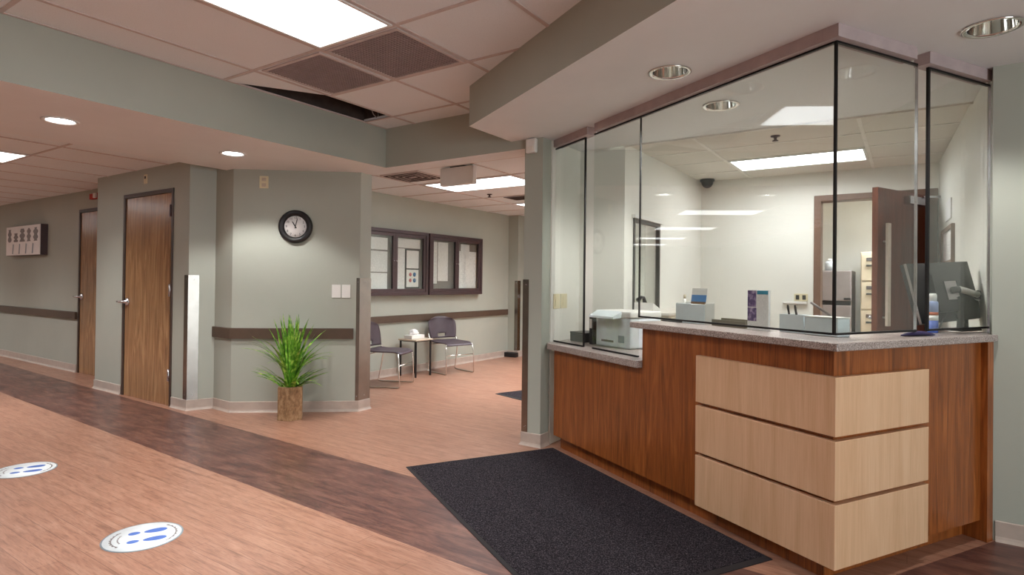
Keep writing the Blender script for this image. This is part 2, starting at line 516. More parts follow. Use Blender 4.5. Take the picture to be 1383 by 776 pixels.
# right soffit above the desk
bm = bmesh.new()
prism(bm, [(-2.602, 3.325), (3.9, -.43), (3.9, 3.785), (.345, 3.785), (.345, 4.45), (-2.312, 4.45), (-2.312, 3.865), (-2.602, 3.865)], ZR, ZT + .14)
o = mk('ceiling_soffit_right', bm, [M['sage'], M['ceil']], kind=ST)
CH = [(-1.04, 3.012), (-.967, 3.738), (.288, 3.206)]
cut(o, [cyl_bm(x, y, ZR - .05, ZR + .2, .092) for x, y in CH])
soffit_mats(o)

# tray ceiling, with one tile slipped out of the grid beside the left fascia
GX0, GX1, GY0, GY1 = -3.985, -3.645, 2.325, 3.588
bm = bmesh.new()
def slab(a, b, c, d, z=ZT, t=.02): box(bm, a, b, c, d, z, z + t)
slab(-3.985, 4.2, -4.2, GY0); slab(GX1, 4.2, GY0, GY1); slab(-3.985, 4.2, GY1, 3.863)
mk('ceiling', bm, M['tile'], kind=ST)
bm = bmesh.new()
TG = .012
for k in range(-3, 14):
    x = [-3.63, -2.955, -2.315, -1.63, -.98, -.385, .225, .875, 1.49, 2.155, 2.77, 3.4, 4.0, 9, 9, 9, 9][k + 3]
    if -3.9 < x < 4.1: box(bm, x - TG, x + TG, -4.2, 3.863, ZT - .005, ZT + .004)
for y in (-3.8, -2.58, -1.36, -.14, 1.08, 2.31, 2.945, 3.60): box(bm, -3.62 if y in (2.945,) else -3.985, 4.2, y - TG, y + TG, ZT - .0046, ZT + .004)
box(bm, -3.985, -3.965, -4.2, 3.863, ZT - .004, ZT + .004)
mk('ceiling_grid', bm, M['grid'], kind=ST)
bm = bmesh.new()      # dark plenum seen through the gap
for f in [[(GX0, GY0, ZT), (GX0, GY1, ZT), (GX0, GY1, ZT + .3), (GX0, GY0, ZT + .3)]]: pass
box(bm, GX0 - .0, GX1, GY0, GY1, ZT + .13, ZT + .15)
box(bm, GX1 + .001, GX1 + .02, GY0, GY1, ZT + .021, ZT + .15); box(bm, GX0, GX1, GY0 - .02, GY0 - .001, ZT + .021, ZT + .15); box(bm, GX0, GX1, GY1 + .001, GY1 + .02, ZT + .021, ZT + .15)
box(bm, GX0 + .001, GX0 + .012, GY0, GY1, ZT + .001, ZT + .129)
mk('ceiling_plenum', bm, M['void'], kind=ST)
bm = bmesh.new()      # slipped tile
a = [(GX0 + .014, GY0 + .05), (GX0 + .014, GY0 + .002), (GX1 - .002, GY0 + .002), (GX1 - .002, 2.90)]
prism(bm, a, ZT - .004, ZT + .012)
mk('slipped_ceiling_tile', bm, M['tile'], label='slipped ceiling tile edge beside the dark open gap above the left beam', cat='ceiling tile')
bm = bmesh.new()
tube(bm, [(-3.70, 3.40, ZT + .05), (-3.72, 3.46, ZT - .005), (-3.75, 3.52, ZT - .012), (-3.78, 3.57, ZT + .02), (-3.80, 3.58, ZT + .08)], .004, 8)
mk('loose_cable', bm, M['grey'], label='thin grey cable loop hanging in the open ceiling gap', cat='cable')

# hall, waiting-room, office and back-room ceilings
def grid_ceiling(name, x0, x1, y0, y1, xs, ys, tm, gm, z=Z1):
    bm = bmesh.new(); box(bm, x0, x1, y0, y1, z, z + .02); mk(name, bm, tm, kind=ST)
    bm = bmesh.new()
    for x in xs:
        if x0 < x < x1: box(bm, x - TG, x + TG, y0, y1, z - .005, z + .003)
    for y in ys:
        if y0 < y < y1: box(bm, x0, x1, y - TG, y + TG, z - .0045, z + .003)
    mk(name + '_grid', bm, gm, kind=ST)
grid_ceiling('ceiling_hall', -16.2, -5.4, -1.1, 3.46, [-6.07 - .66 * k for k in range(16)], [-.4, .84, 2.08], M['tile'], M['grid'])
grid_ceiling('ceiling_waiting', -5.79, -2.03, 4.09, 8.66, [-4.75, -3.45, -2.15], [4.43, 5.12, 5.76, 6.40, 7.05, 7.7, 8.3], M['tile'], M['grid'])
grid_ceiling('ceiling_office', -1.9, .345, 4.45, 6.57, [-1.385, -.285], [4.47, 5.04, 5.54, 6.09], M['tile_w'], M['grid_w'])
grid_ceiling('ceiling_back_room', -1.6, .76, 6.70, 8.62, [-1.0, -.3, .3], [7.3, 7.9], M['tile_w'], M['grid_w'])

# base boards and chair rails: mitred strips along the visible wall faces
def strip(name, pts, z0, z1, th, mat, flare=0.0):
    """pts run along the wall with the room on the right hand side"""
    n = len(pts); off = []
    for i in range(n):
        ns = []
        for a, b in ((i - 1, i), (i, i + 1)):
            if a < 0 or b >= n: continue
            d = Vector(pts[b]) - Vector(pts[a]); d.normalize(); ns.append(Vector((d.y, -d.x)))
        v = ns[0] if len(ns) == 1 else (ns[0] + ns[1]) / (1 + ns[0].dot(ns[1]))
        off.append(v)
    bm = bmesh.new()
    prof = [(.0005, z0), (th + flare, z0), (th + flare * .35, z0 + .012), (th, z0 + .025), (th, z1 - .004), (th - .004, z1), (.0005, z1)]
    rings = [[bm.verts.new((pts[i][0] + off[i].x * u, pts[i][1] + off[i].y * u, z)) for u, z in prof] for i in range(n)]
    fs = [bm.faces.new(rings[0]), bm.faces.new(rings[-1][::-1])]
    for i in range(n - 1):
        for k in range(len(prof)):
            k2 = (k + 1) % len(prof)
            fs.append(bm.faces.new((rings[i][k], rings[i][k2], rings[i + 1][k2], rings[i + 1][k])))
    bmesh.ops.recalc_face_normals(bm, faces=fs)
    return mk(name, bm, mat, kind=ST)

BH = .10
strip('baseboard_hall', [(-16.2, 3.32), (-9.08, 3.32)], 0, BH, .008, M['base'], .012)
strip('baseboard_left', [(-7.64, 3.30), (-7.64, 2.973), (-7.00, 2.973)], 0, BH, .008, M['base'], .012)
strip('baseboard_corner', [(-5.95, 2.973)] + CW + [(-4.6, 4.06)], 0, BH, .008, M['base'], .012)
strip('baseboard_waiting', [(-5.635, 4.09), (-5.635, 8.32), (-5.44, 8.32), (-5.44, 8.52)], 0, BH, .008, M['base'], .012)
strip('baseboard_post', [(-2.474, 4.46), (-2.474, 3.865), (-2.312, 3.865), (-2.312, 3.99)], 0, BH, .008, M['base'], .012)
strip('baseboard_right', [(.362, 3.785), (4.2, 3.785)], 0, BH, .008, M['base'], .012)
strip('trim_1', [(-16.2, 3.32), (-9.08, 3.32)], .695, .79, .028, M['rail'])
strip('trim_2', [(-5.578, 3.1847), (-5.275, 3.172), (-4.405, 3.880)], .69, .79, .028, M['rail'])
strip('trim_3', [(-5.635, 4.09), (-5.635, 8.29)], .70, .79, .028, M['rail'])
bm = bmesh.new(); box(bm, -1.9, .345, 4.438, 4.452, ZR - .012, ZR + .02); mk('trim_4', bm, M['grid_w'], kind=ST)

# ------------------------------------------------------------------ doors
def lever(bm, o, d, out, side):
    """lever handle: o on the door face, d along the lever, out away from the door"""
    up = V(0, 0, 1)
    lathe(bm, [(0, 0), (.040, 0), (.042, .008), (.034, .016), (.016, .020), (.015, .05), (0, .052)], o, 20, d, up, out)
    p = o + out * .045
    tube(bm, [p - d * .012, p + d * .03, p + d * .08 + out * .004, p + d * .14 + out * .0], [.014, .014, .012, .010], 10)

def hall_door(name, x0, x1, y, handle_left=True, hinges=True):
    """flush leaf in a dark frame in a wall whose room face is at y (room towards -y)"""
    t = thing(name, None, None, ((x0 + x1) / 2, y, 0), kind=ST)
    bm = bmesh.new()
    w = .024
    box(bm, x0 - w, x0 + .012, y - .009, y + .10, 0, 2.129, .003)
    box(bm, x1 - .012, x1 + w, y - .009, y + .10, 0, 2.129, .003)
    box(bm, x0 - w, x1 + w, y - .0095, y + .10, 2.088, 2.13, .003)
    mk('door_frame', bm, M['dframe'], t)
    bm = bmesh.new(); box(bm, x0 + .016, x1 - .016, y + .004, y + .046, .002, 2.087, .002)
    leaf = mk('door_leaf', bm, M['oak'], t)
    bm = bmesh.new()
    hx = x0 + .075 if handle_left else x1 - .075
    lever(bm, V(hx, y + .004, .993), V(-1 if handle_left else 1, 0, 0), V(0, -1, 0), 1)
    mk('door_handle', bm, M['satin'], t, label='satin metal lever handle')
    if hinges:
        for z in (1.91, 1.13, .30):
            bm = bmesh.new()
            hx2 = (x1 - .016) if handle_left else (x0 + .016)
            tube(bm, [(hx2, y - .010, z - .055), (hx2, y - .010, z + .055)], .009, 10)
            box(bm, hx2 - .036, hx2 + .016, y - .007, y + .003, z - .06, z + .06)
            mk('hinge', bm, M['frame'] if z > 1.5 else M['satin'], t)
    return t
hall_door('door_1', -6.965, -5.978, 2.973)
hall_door('door_2', -9.03, -8.03, 3.32)
hall_door('door_3', -5.36, -4.42, 8.52)
# office doorway: brown frame, red-brown leaf swung open towards the desk
t = thing('door_4', None, None, (-.285, 6.57, 0), kind=ST)
bm = bmesh.new()
box(bm, -.785, -.722, 6.545, 6.715, 0, 2.135, .004); box(bm, .152, .215, 6.545, 6.715, 0, 2.135, .004); box(bm, -.785, .215, 6.5445, 6.7155, 2.078, 2.136, .004)
mk('door_frame', bm, M['bframe'], t)
hp = V(.150, 6.535, 0); le = V(-.215, 5.735, 0)
dd = (le - hp).normalized(); nn_ = V(dd.y, -dd.x, 0)       # nn_ points to the viewer's left
if nn_.x > 0: nn_ = -nn_
LL = (le - hp).length
bm = bmesh.new()
hprism(bm, [(0, 0), (LL, 0), (LL, .045), (0, .045)], hp + V(0, 0, .012), dd, nn_, UZ, 0, 2.055)
mk('door_leaf', bm, M['mahog'], t)
face = -nn_                                                # face turned to the viewer's right
bm = bmesh.new()
pc = hp + dd * (LL - .09)
for z in (.99, 1.62):
    tube(bm, [pc + V(0, 0, z), pc + face * .045 + V(0, 0, z)], .008, 8)
hprism(bm, [(-.024, .03), (.024, .03), (.024, .05), (-.024, .05)], pc + V(0, 0, .92), dd, face, UZ, 0, .85)
mk('pull_handle', bm, plain('pale_satin_metal', srgb(226, 214, 202), .35, 0, .5), t, label='long vertical metal pull handle')
bm = bmesh.new()
lever(bm, hp + dd * (LL - .07) + nn_ * .045 + V(0, 0, .985), -dd, nn_, 1)
mk('door_handle', bm, M['satin'], t)
bm = bmesh.new()
hprism(bm, [(.18, 0), (.46, 0), (.46, .055), (.18, .055)], hp + V(0, 0, 1.96), dd, face, UZ, 0, .065)
tube(bm, [hp + dd * .24 + face * .06 + V(0, 0, 2.03), hp + dd * .08 + face * .12 + V(0, 0, 2.04)], .011, 8)
mk('door_closer', bm, M['satin'], t, label='silver door closer')

# office side window
t = thing('window_1', None, None, (-1.9, 4.95, 1.0), kind=ST)
bm = bmesh.new()
y0, y1, z0, z1 = 4.64, 5.26, 1.0, 1.79
for a in ((y0, y0 + .03, z0, z1), (y1 - .03, y1, z0, z1), (y0 + .03, y1 - .03, z0, z0 + .03), (y0 + .03, y1 - .03, z1 - .03, z1)):
    box(bm, -1.925, -1.888, a[0], a[1], a[2], a[3], .003)
mk('window_frame', bm, M['dgrey'], t)
bm = bmesh.new(); box(bm, -1.912, -1.904, y0 + .03, y1 - .03, z0 + .03, z1 - .03)
mk('window_pane', bm, M['glass'], t)
bm = bmesh.new(); box(bm, -1.90, -1.872, y0 - .03, y1 + .02, z1 + .0, z1 + .03, .003)
mk('window_head', bm, M['white'], t)

# glazed opening added out of frame in the far right wall to let in fill daylight
t = thing('fill_window', None, None, (4.27, -.1, 0), kind=ST)
bm = bmesh.new()
for a in (-1.7, -.65, .40, 1.45): box(bm, 4.22, 4.32, a, a + .05, 0.001, 2.249)
for z in (.001, 2.2): box(bm, 4.225, 4.315, -1.65, 1.45, z, z + .048)
mk('window_frame', bm, M['frame'], t)
bm = bmesh.new(); box(bm, 4.265, 4.275, -1.65, 1.45, .05, 2.2); mk('window_pane', bm, M['glass'], t)
pl = bpy.data.lights.new('daylight_portal', 'AREA'); pl.shape = 'RECTANGLE'; pl.size = 3.1; pl.size_y = 2.2; pl.cycles.is_portal = True
po = bpy.data.objects.new('daylight_portal', pl); COL.objects.link(po); po.location = (4.34, -.1, 1.12); po.rotation_euler = (math.radians(90), 0, math.radians(90))
# ------------------------------------------------------------------ lights
def troffer(label, x0, x1, y0, y1, z, mat, watts=21, group='fluorescent ceiling panels', spread=122):
    if label: t = thing('ceiling_light', label, 'ceiling light', ((x0 + x1) / 2, (y0 + y1) / 2, z), group=group)
    else: t = thing('fill_panel', None, None, ((x0 + x1) / 2, (y0 + y1) / 2, z), kind=ST)      # unseen ceiling panels, added as fill light
    bm = bmesh.new()
    fw = .018
    for a in ((x0, x0 + fw, y0, y1), (x1 - fw, x1, y0, y1), (x0 + fw, x1 - fw, y0, y0 + fw), (x0 + fw, x1 - fw, y1 - fw, y1)):
        box(bm, a[0], a[1], a[2], a[3], z - .012, z - .001)
    mk('light_frame', bm, M['white'], t)
    bm = bmesh.new(); box(bm, x0 + fw, x1 - fw, y0 + fw, y1 - fw, z - .008, z - .001)
    mk('diffuser', bm, mat, t)
    ld = bpy.data.lights.new('troffer_beam', 'AREA'); ld.shape = 'RECTANGLE'; ld.size = x1 - x0 - .05; ld.size_y = y1 - y0 - .05
    ld.energy = watts; ld.spread = math.radians(spread); ld.color = (.97, .985, 1)
    lo = bpy.data.objects.new('troffer_beam', ld); COL.objects.link(lo); lo.location = ((x0 + x1) / 2, (y0 + y1) / 2, z - .014)
    return t
troffer('large bright fluorescent panel in the raised tray ceiling before the two dark grilles', -2.925, -2.33, 1.095, 2.295, ZT, M['lamp'])
troffer('bright fluorescent panel partly behind the hanging exit sign in the waiting area', -4.69, -3.46, 5.135, 5.745, Z1, M['lamp'])
troffer('small far fluorescent panel at the back of the waiting area beside the post', -4.70, -3.46, 7.06, 7.68, Z1, M['lamp'])
troffer('long white fluorescent panel in the office ceiling behind the glass', -1.37, -.30, 5.555, 6.075, Z1, M['lamp_o'], watts=9, spread=165)
troffer('fluorescent panel in the hall ceiling at the left edge of the photo', -7.38, -6.745, .86, 2.065, Z1, M['lamp'])
for i, x in enumerate((-10.1, -12.78, -15.2)):
    troffer('fluorescent panel further along the hall ceiling, seen mirrored in the desk glass', x, x + .62, .80, 1.98, Z1, M['lamp'])
troffer(None, -.6, .6, 7.35, 7.85, Z1, M['lamp_o'])
troffer(None, -3.3, -2.1, 6.9, 7.5, Z1, M['lamp'])
troffer(None, -.375, .22, -1.34, -.16, ZT, M['lamp'], watts=5)
troffer(None, -2.925, -2.33, -2.55, -1.38, ZT, M['lamp'], watts=9)
troffer(None, .885, 1.48, -2.55, -1.38, ZT, M['lamp'], watts=6)
troffer(None, 2.165, 2.76, -1.34, -.16, ZT, M['lamp'])

def downlight_lit(x, y, z, label):
    t = thing('downlight', label, 'downlight', (x, y, z), group='lit round downlights in the left beam')
    bm = bmesh.new(); lathe(bm, [(.078, .0), (.104, .0), (.106, -.006), (.098, -.009), (.082, -.006), (.078, .0)], (x, y, z), 40)
    lathe(bm, [(.078, .0), (.080, .045), (.084, .045), (.0845, .0)], (x, y, z), 40)
    mk('trim_ring', bm, M['white'], t)
    bm = bmesh.new(); lathe(bm, [(0, .012), (.078, .012), (.078, .03), (0, .03)], (x, y, z), 40)
    mk('lens', bm, M['lamp_d'], t)
    ld = bpy.data.lights.new('downlight_beam', 'SPOT'); ld.energy = 48; ld.spot_size = math.radians(118); ld.spot_blend = .35; ld.shadow_soft_size = .06
    ld.color = (1, .985, .96)
    lo = bpy.data.objects.new('downlight_beam', ld); COL.objects.link(lo); lo.location = (x, y, z - .012)
downlight_lit(DL[0][0], DL[0][1], ZS, 'lit white downlight in the left beam, nearer the viewer')
downlight_lit(DL[1][0], DL[1][1], ZS, 'lit white downlight in the left beam above the clock wall')

def downlight_chrome(x, y, z, label, watts=30, cone=112):
    t = thing('downlight', label, 'downlight', (x, y, z), group='chrome reflector downlights over the desk')
    bm = bmesh.new(); lathe(bm, [(.086, .0), (.108, .0), (.110, -.005), (.102, -.008), (.088, -.004), (.086, .0)], (x, y, z), 48)
    mk('trim_ring', bm, M['chrome'], t)
    bm = bmesh.new(); lathe(bm, [(.089, .0), (.083, .05), (.066, .11), (.040, .15), (.0, .16)], (x, y, z), 48)
    mk('reflector', bm, M['chrome'], t)
    bm = bmesh.new(); lathe(bm, [(0, .05), (.018, .055), (.028, .075), (.028, .10), (.015, .145), (0, .15)], (x, y, z), 20)
    mk('bulb', bm, M['bulb'], t)
    ld = bpy.data.lights.new('downlight_beam', 'SPOT'); ld.energy = watts; ld.spot_size = math.radians(cone); ld.spot_blend = .5; ld.shadow_soft_size = .05
    ld.color = (1, .985, .96)
    lo = bpy.data.objects.new('downlight_beam', ld); COL.objects.link(lo); lo.location = (x, y, z - .012)
downlight_chrome(CH[0][0], CH[0][1], ZR, 'chrome downlight in the soffit outside the desk glass')
downlight_chrome(CH[1][0], CH[1][1], ZR, 'chrome downlight inside the office, seen through the desk glass', 60, 150)
downlight_chrome(CH[2][0], CH[2][1], ZR, 'chrome downlight at the right edge of the soffit, nearest the viewer')

# ceiling grilles
def grille(label, x0, x1, y0, y1, z):
    t = thing('air_grille', label, 'air grille', ((x0 + x1) / 2, (y0 + y1) / 2, z), group='dark square return grilles')
    bm = bmesh.new(); fw = .02
    for a in ((x0, x0 + fw, y0, y1), (x1 - fw, x1, y0, y1), (x0 + fw, x1 - fw, y0, y0 + fw), (x0 + fw, x1 - fw, y1 - fw, y1)):
        box(bm, a[0], a[1], a[2], a[3], z - .010, z - .001)
    mk('grille_frame', bm, M['grid'], t)
    bm = bmesh.new()
    box(bm, x0 + fw, x1 - fw, y0 + fw, y1 - fw, z - .003, z - .001)
    n = 24
    for i in range(1, n):
        x = x0 + fw + (x1 - x0 - 2 * fw) * i / n
        box(bm, x - .003, x + .003, y0 + fw, y1 - fw, z - .008, z - .003)
        y = y0 + fw + (y1 - y0 - 2 * fw) * i / n
        box(bm, x0 + fw, x1 - fw, y - .003, y + .003, z - .0075, z - .003)
    mk('grille_core', bm, M['vent'], t)
grille('dark square grille in the tray ceiling beside the slipped tile', -3.575, -2.99, 2.335, 2.925, ZT)
grille('dark square grille in the tray ceiling right of the fluorescent panel end', -2.94, -2.335, 2.335, 2.925, ZT)

# slot diffuser, sprinklers, exit sign, far register
t = thing('ceiling_diffuser', 'pale ceiling diffuser with dark slots above the waiting area entrance', 'ceiling vent', (-4.4, 4.7, Z1))
bm = bmesh.new(); box(bm, -4.69, -4.15, 4.46, 4.92, Z1 - .012, Z1 - .001, .002); mk('diffuser_plate', bm, M['grid'], t)
bm = bmesh.new()
for k in range(4):
    q = .03 + .055 * k
    x0, x1, y0, y1 = -4.69 + q, -4.15 - q, 4.46 + q * .9, 4.92 - q * .9
    for a in ((x0, x0 + .02, y0, y1), (x1 - .02, x1, y0, y1), (x0, x1, y0, y0 + .02), (x0, x1, y1 - .02, y1)):
        box(bm, a[0], a[1], a[2], a[3], Z1 - .0155 - .0001 * k, Z1 - .012)
mk('diffuser_slots', bm, M['void'], t)
t = thing('ceiling_register', 'small dark register in the waiting area ceiling near the far panel', 'ceiling vent', (-4.2, 6.5, Z1))
bm = bmesh.new(); box(bm, -4.46, -4.0, 6.45, 6.75, Z1 - .01, Z1 - .001, .002); mk('register_frame', bm, M['grey'], t)
bm = bmesh.new()
for k in range(6): box(bm, -4.43, -4.03, 6.475 + .045 * k, 6.50 + .045 * k, Z1 - .013, Z1 - .01)
mk('register_slots', bm, M['void'], t)
def sprinkler(x, y, z, label):
    bm = bmesh.new(); lathe(bm, [(0, 0), (.035, 0), (.032, -.008), (.012, -.012), (.01, -.03), (.022, -.034), (.022, -.04), (0, -.042)], (x, y, z - .001), 20)
    mk('sprinkler_head', bm, M['frame'], label=label, cat='sprinkler')
sprinkler(-4.47, 6.15, Z1, 'dark sprinkler head in the waiting area ceiling')
sprinkler(-.84, 4.80, Z1, 'dark sprinkler head in the office ceiling near the glass')
bm = bmesh.new(); lathe(bm, [(0, 0), (.075, 0), (.075, -.022), (.062, -.024), (.058, -.05), (.04, -.078), (.015, -.09), (0, -.092)], (-1.80, 6.44, Z1 - .001), 28)
mk('dome_camera', bm, M['black'], label='black dome camera at the corner of the office ceiling', cat='security camera')
t = thing('exit_sign', 'blank grey back of a sign box hanging from the waiting area ceiling', 'sign', (-3.65, 4.5, Z1))
bm = bmesh.new(); box(bm, -3.86, -3.45, 4.475, 4.535, 2.185, Z1 - .012, .006); mk('sign_box', bm, M['white'], t)
bm = bmesh.new(); box(bm, -3.74, -3.56, 4.48, 4.53, Z1 - .012, Z1 - .001, .003); mk('mounting_canopy', bm, M['dgrey'], t)

# ------------------------------------------------------------------ wall fittings
def cguard(pts, z0, z1, label):
    """bent steel angle wrapped on an outside corner; pts = plan polyline on the wall faces, room to the right"""
    bm = bmesh.new(); n = len(pts); th = .004; off = []
    for i in range(n):
        ns = []
        for a, b in ((i - 1, i), (i, i + 1)):
            if a < 0 or b >= n: continue
            d = Vector(pts[b]) - Vector(pts[a]); d.normalize(); ns.append(Vector((d.y, -d.x)))
        off.append(ns[0] if len(ns) == 1 else (ns[0] + ns[1]) / (1 + ns[0].dot(ns[1])))
    pl_ = [(p[0] + o.x * .0005, p[1] + o.y * .0005) for p, o in zip(pts, off)] + [(p[0] + o.x * th, p[1] + o.y * th) for p, o in zip(pts, off)][::-1]
    prism(bm, pl_, z0, z1)
    t = thing('corner_guard', label, 'corner guard', (pts[n // 2][0], pts[n // 2][1], z0), group='steel corner guards')
    mk('guard_plate', bm, M['steel'], t)
    bm = bmesh.new()
    for i in range(n - 1):
        a, b = Vector(pts[i]), Vector(pts[i + 1]); d = (b - a); L = d.length; d.normalize(); nrm = Vector((d.y, -d.x))
        if L < .03: continue
        c = a + d * L * .5 + nrm * th
        for z in (z0 + .04, z1 - .04):
            lathe(bm, [(0, .0025), (.004, .002), (.006, 0), (0, 0)], (c.x, c.y, z), 10, V(d.x, d.y, 0), UZ, V(nrm.x, nrm.y, 0))
    mk_split('screw', bm, M['satin'], t)
d1 = (Vector(CW[1]) - Vector(CW[0])).normalized()
cguard([(-5.735, 2.973), CW[0], (CW[0][0] + d1.x * .09, CW[0][1] + d1.y * .09)], BH + .002, 1.28, 'steel corner guard on the wall corner right of the nearer brown door')
d2 = (Vector(CW[3]) - Vector(CW[2])).normalized()
cguard([(CW[3][0] - d2.x * .03, CW[3][1] - d2.y * .03), CW[3], CW[4], (CW[4][0] - .05, CW[4][1])], BH + .002, 1.27, 'steel corner guard on the end of the clock wall')
cguard([(-2.474, 3.93), (-2.474, 3.865), (-2.425, 3.865)], BH + .002, 1.27, 'steel corner guard on the left edge of the post beside the black mat')
cguard([(-5.50, 8.32), (-5.44, 8.32), (-5.44, 8.40)], BH + .002, 1.27, 'steel corner guard on the far pier at the back of the waiting area')

WD = V(d2.x, d2.y, 0); WN = V(d2.y, -d2.x, 0)          # clock wall: along, and out of the wall
WO = V(CW[2][0], CW[2][1], 0)
def onwall(u, z, d=0.0): return WO + WD * u + WN * d + V(0, 0, z)

def wbox(bm, u0, u1, z0, z1, d0, d1, bev=.0, o=None, a=None, nrm=None):
    o = o or WO; a = a or WD; nrm = nrm or WN
    vs = []
    for u in (u0, u1):
        for d in (d0, d1):
            for z in (z0, z1): vs.append(bm.verts.new(o + a * u + nrm * d + V(0, 0, z)))
    q = [(0, 1, 3, 2), (4, 6, 7, 5), (0, 4, 5, 1), (2, 3, 7, 6), (0, 2, 6, 4), (1, 5, 7, 3)]
    fs = [bm.faces.new([vs[i] for i in f]) for f in q]
    bmesh.ops.recalc_face_normals(bm, faces=fs)
    if bev: bmesh.ops.bevel(bm, geom=list(set(e for f in fs for e in f.edges)), offset=bev, segments=2, affect='EDGES', profile=.5)

# clock
CU, CZ, CR = .575, 1.748, .157
t = thing('wall_clock', 'round black-rimmed wall clock with white dial above the potted plant', 'clock', onwall(CU, CZ))
o_ = onwall(CU, CZ, .001)
bm = bmesh.new(); lathe(bm, [(0, 0), (CR * .96, 0), (CR, .010), (CR * .99, .026), (CR * .90, .038), (CR * .78, .040), (CR * .69, .030), (CR * .655, .018), (0, .018)], o_, 56, WD, UZ, WN)
mk('clock_case', bm, M['black'], t)
bm = bmesh.new(); lathe(bm, [(0, .0185), (CR * .645, .0185), (CR * .645, .0205), (0, .0205)], o_, 56, WD, UZ, WN)
mk('dial', bm, M['paper'], t)
for h in range(12):
    bm = bmesh.new()
    a = h * PI / 6; r = CR * .53
    cu = bpy.data.curves.new('n', 'FONT'); cu.body = str(12 if h == 0 else h); cu.size = .030; cu.align_x = 'CENTER'; cu.align_y = 'CENTER'
    ob = bpy.data.objects.new('n', cu); COL.objects.link(ob); bpy.context.view_layer.update()
    me = bpy.data.meshes.new_from_object(ob.evaluated_get(bpy.context.evaluated_depsgraph_get()))
    base = len(bm.verts)
    vs = [bm.verts.new(o_ + WD * (r * math.sin(a) + v.co.x) + UZ * (r * math.cos(a) + v.co.y) + WN * .0212) for v in me.vertices]
    for p in me.polygons:
        try: bm.faces.new([vs[i] for i in p.vertices])
        except ValueError: pass
    bpy.data.objects.remove(ob); bpy.data.curves.remove(cu); bpy.data.meshes.remove(me)
    mk('numeral', bm, M['black'], t)
def hand(ang, L, w, d):
    bm = bmesh.new(); u = WD * math.sin(ang) + UZ * math.cos(ang); s = WD * math.cos(ang) - UZ * math.sin(ang)
    hprism(bm, [(-.018, -w), (-.018, w), (L * .7, w * 1.1), (L, 0), (L * .7, -w * 1.1)], o_, u, s, WN, d, d + .0015)
    return bm
mk('hour_hand', hand(math.radians(-31), .062, .0045, .023), M['black'], t)
mk('minute_hand', hand(math.radians(14), .088, .0032, .0255), M['black'], t)

# plates on the clock wall
def plate(label, u0, u1, z0, z1, mat, cat, ins, o=WO, a=WD, nrm=WN, name='switch_plate', insname='rocker', group=None, insmat=None):
    c = o + a * ((u0 + u1) / 2) + V(0, 0, z0)
    t = thing(name, label, cat, c, group=group)
    bm = bmesh.new(); wbox(bm, u0, u1, z0, z1, .0008, .008, .002, o, a, nrm); mk('plate', bm, mat, t)
    for (p, q, r, s) in ins:
        bm = bmesh.new(); wbox(bm, p, q, r, s, .0081, .0115, .001, o, a, nrm); mk(insname, bm, insmat or mat, t)
plate('white switch box on the clock wall, left of the pair', .915, .998, 1.08, 1.205, M['white'], 'switch', [(.935, .978, 1.105, 1.18)], group='white switch boxes on the clock wall')
plate('white switch box on the clock wall, next to the steel guard', 1.008, 1.088, 1.08, 1.205, M['white'], 'switch', [(1.028, 1.070, 1.105, 1.18)], group='white switch boxes on the clock wall')
plate('ivory outlet plate high on the clock wall, upper left of the clock', .237, .318, 2.105, 2.22, M['ivory'], 'outlet', [(.258, .298, 2.12, 2.152), (.258, .298, 2.172, 2.204)], name='outlet_plate', insname='socket', insmat=M['tablewood'])
plate('small ivory plate with a dark dot above the nearer brown door', 0, .065, 2.215, 2.31, M['ivory'], 'sign', [(.018, .046, 2.265, 2.292)], o=V(-6.555, 2.973, 0), a=V(1, 0, 0), nrm=V(0, -1, 0), name='door_marker', insname='dark_dot', insmat=M['black'])
# fire alarm by the far door
t = thing('fire_alarm', 'red fire alarm strobe above the far brown door', 'fire alarm', (-8.45, 3.32, 2.2))
bm = bmesh.new(); box(bm, -8.66, -8.40, 3.275, 3.3195, 2.235, 2.305, .006); mk('alarm_body', bm, M['red'], t)
bm = bmesh.new(); box(bm, -8.50, -8.43, 3.25, 3.2749, 2.24, 2.30, .006); mk('strobe_lens', bm, M['white'], t)
# sensor on the post
t = thing('wall_sensor', 'small white sensor box at the top of the post', 'sensor', (-2.40, 3.865, 2.25))
bm = bmesh.new(); box(bm, -2.448, -2.358, 3.825, 3.8645, 2.235, 2.345, .01, 3); mk('sensor_body', bm, M['white'], t)
bm = bmesh.new(); box(bm, -2.433, -2.373, 3.820, 3.8255, 2.25, 2.285, .002); mk('sensor_lens', bm, M['grid_w'], t)
# double outlet behind the left pane
plate('ivory double switch plate on the partition behind the leftmost glass pane', 0, .10, 1.045, 1.16, M['ivory'], 'switch', [(.025, .075, 1.065, 1.14)], o=V(-2.300, 4.02, 0), a=V(0, 1, 0), nrm=V(1, 0, 0), group='ivory plates on the partition')
plate('second ivory switch plate on the partition, further from the post', .115, .215, 1.045, 1.16, M['ivory'], 'switch', [(.14, .19, 1.065, 1.14)], o=V(-2.300, 4.02, 0), a=V(0, 1, 0), nrm=V(1, 0, 0), group='ivory plates on the partition')
plate('ivory wall outlet on the office back wall left of the doorway', -.96, -.835, 1.09, 1.165, M['ivory'], 'outlet', [(-.945, -.913, 1.105, 1.15), (-.885, -.853, 1.105, 1.15)], o=V(0, 6.57, 0), a=V(1, 0, 0), nrm=V(0, -1, 0), name='outlet_plate', insname='socket', insmat=M['dgrey'])
bm = bmesh.new(); box(bm, -1.06, -.84, 6.535, 6.5695, 1.062, 1.084, .003)
mk('power_strip', bm, M['white'], label='white strip fixed under the outlet on the office back wall', cat='power strip')

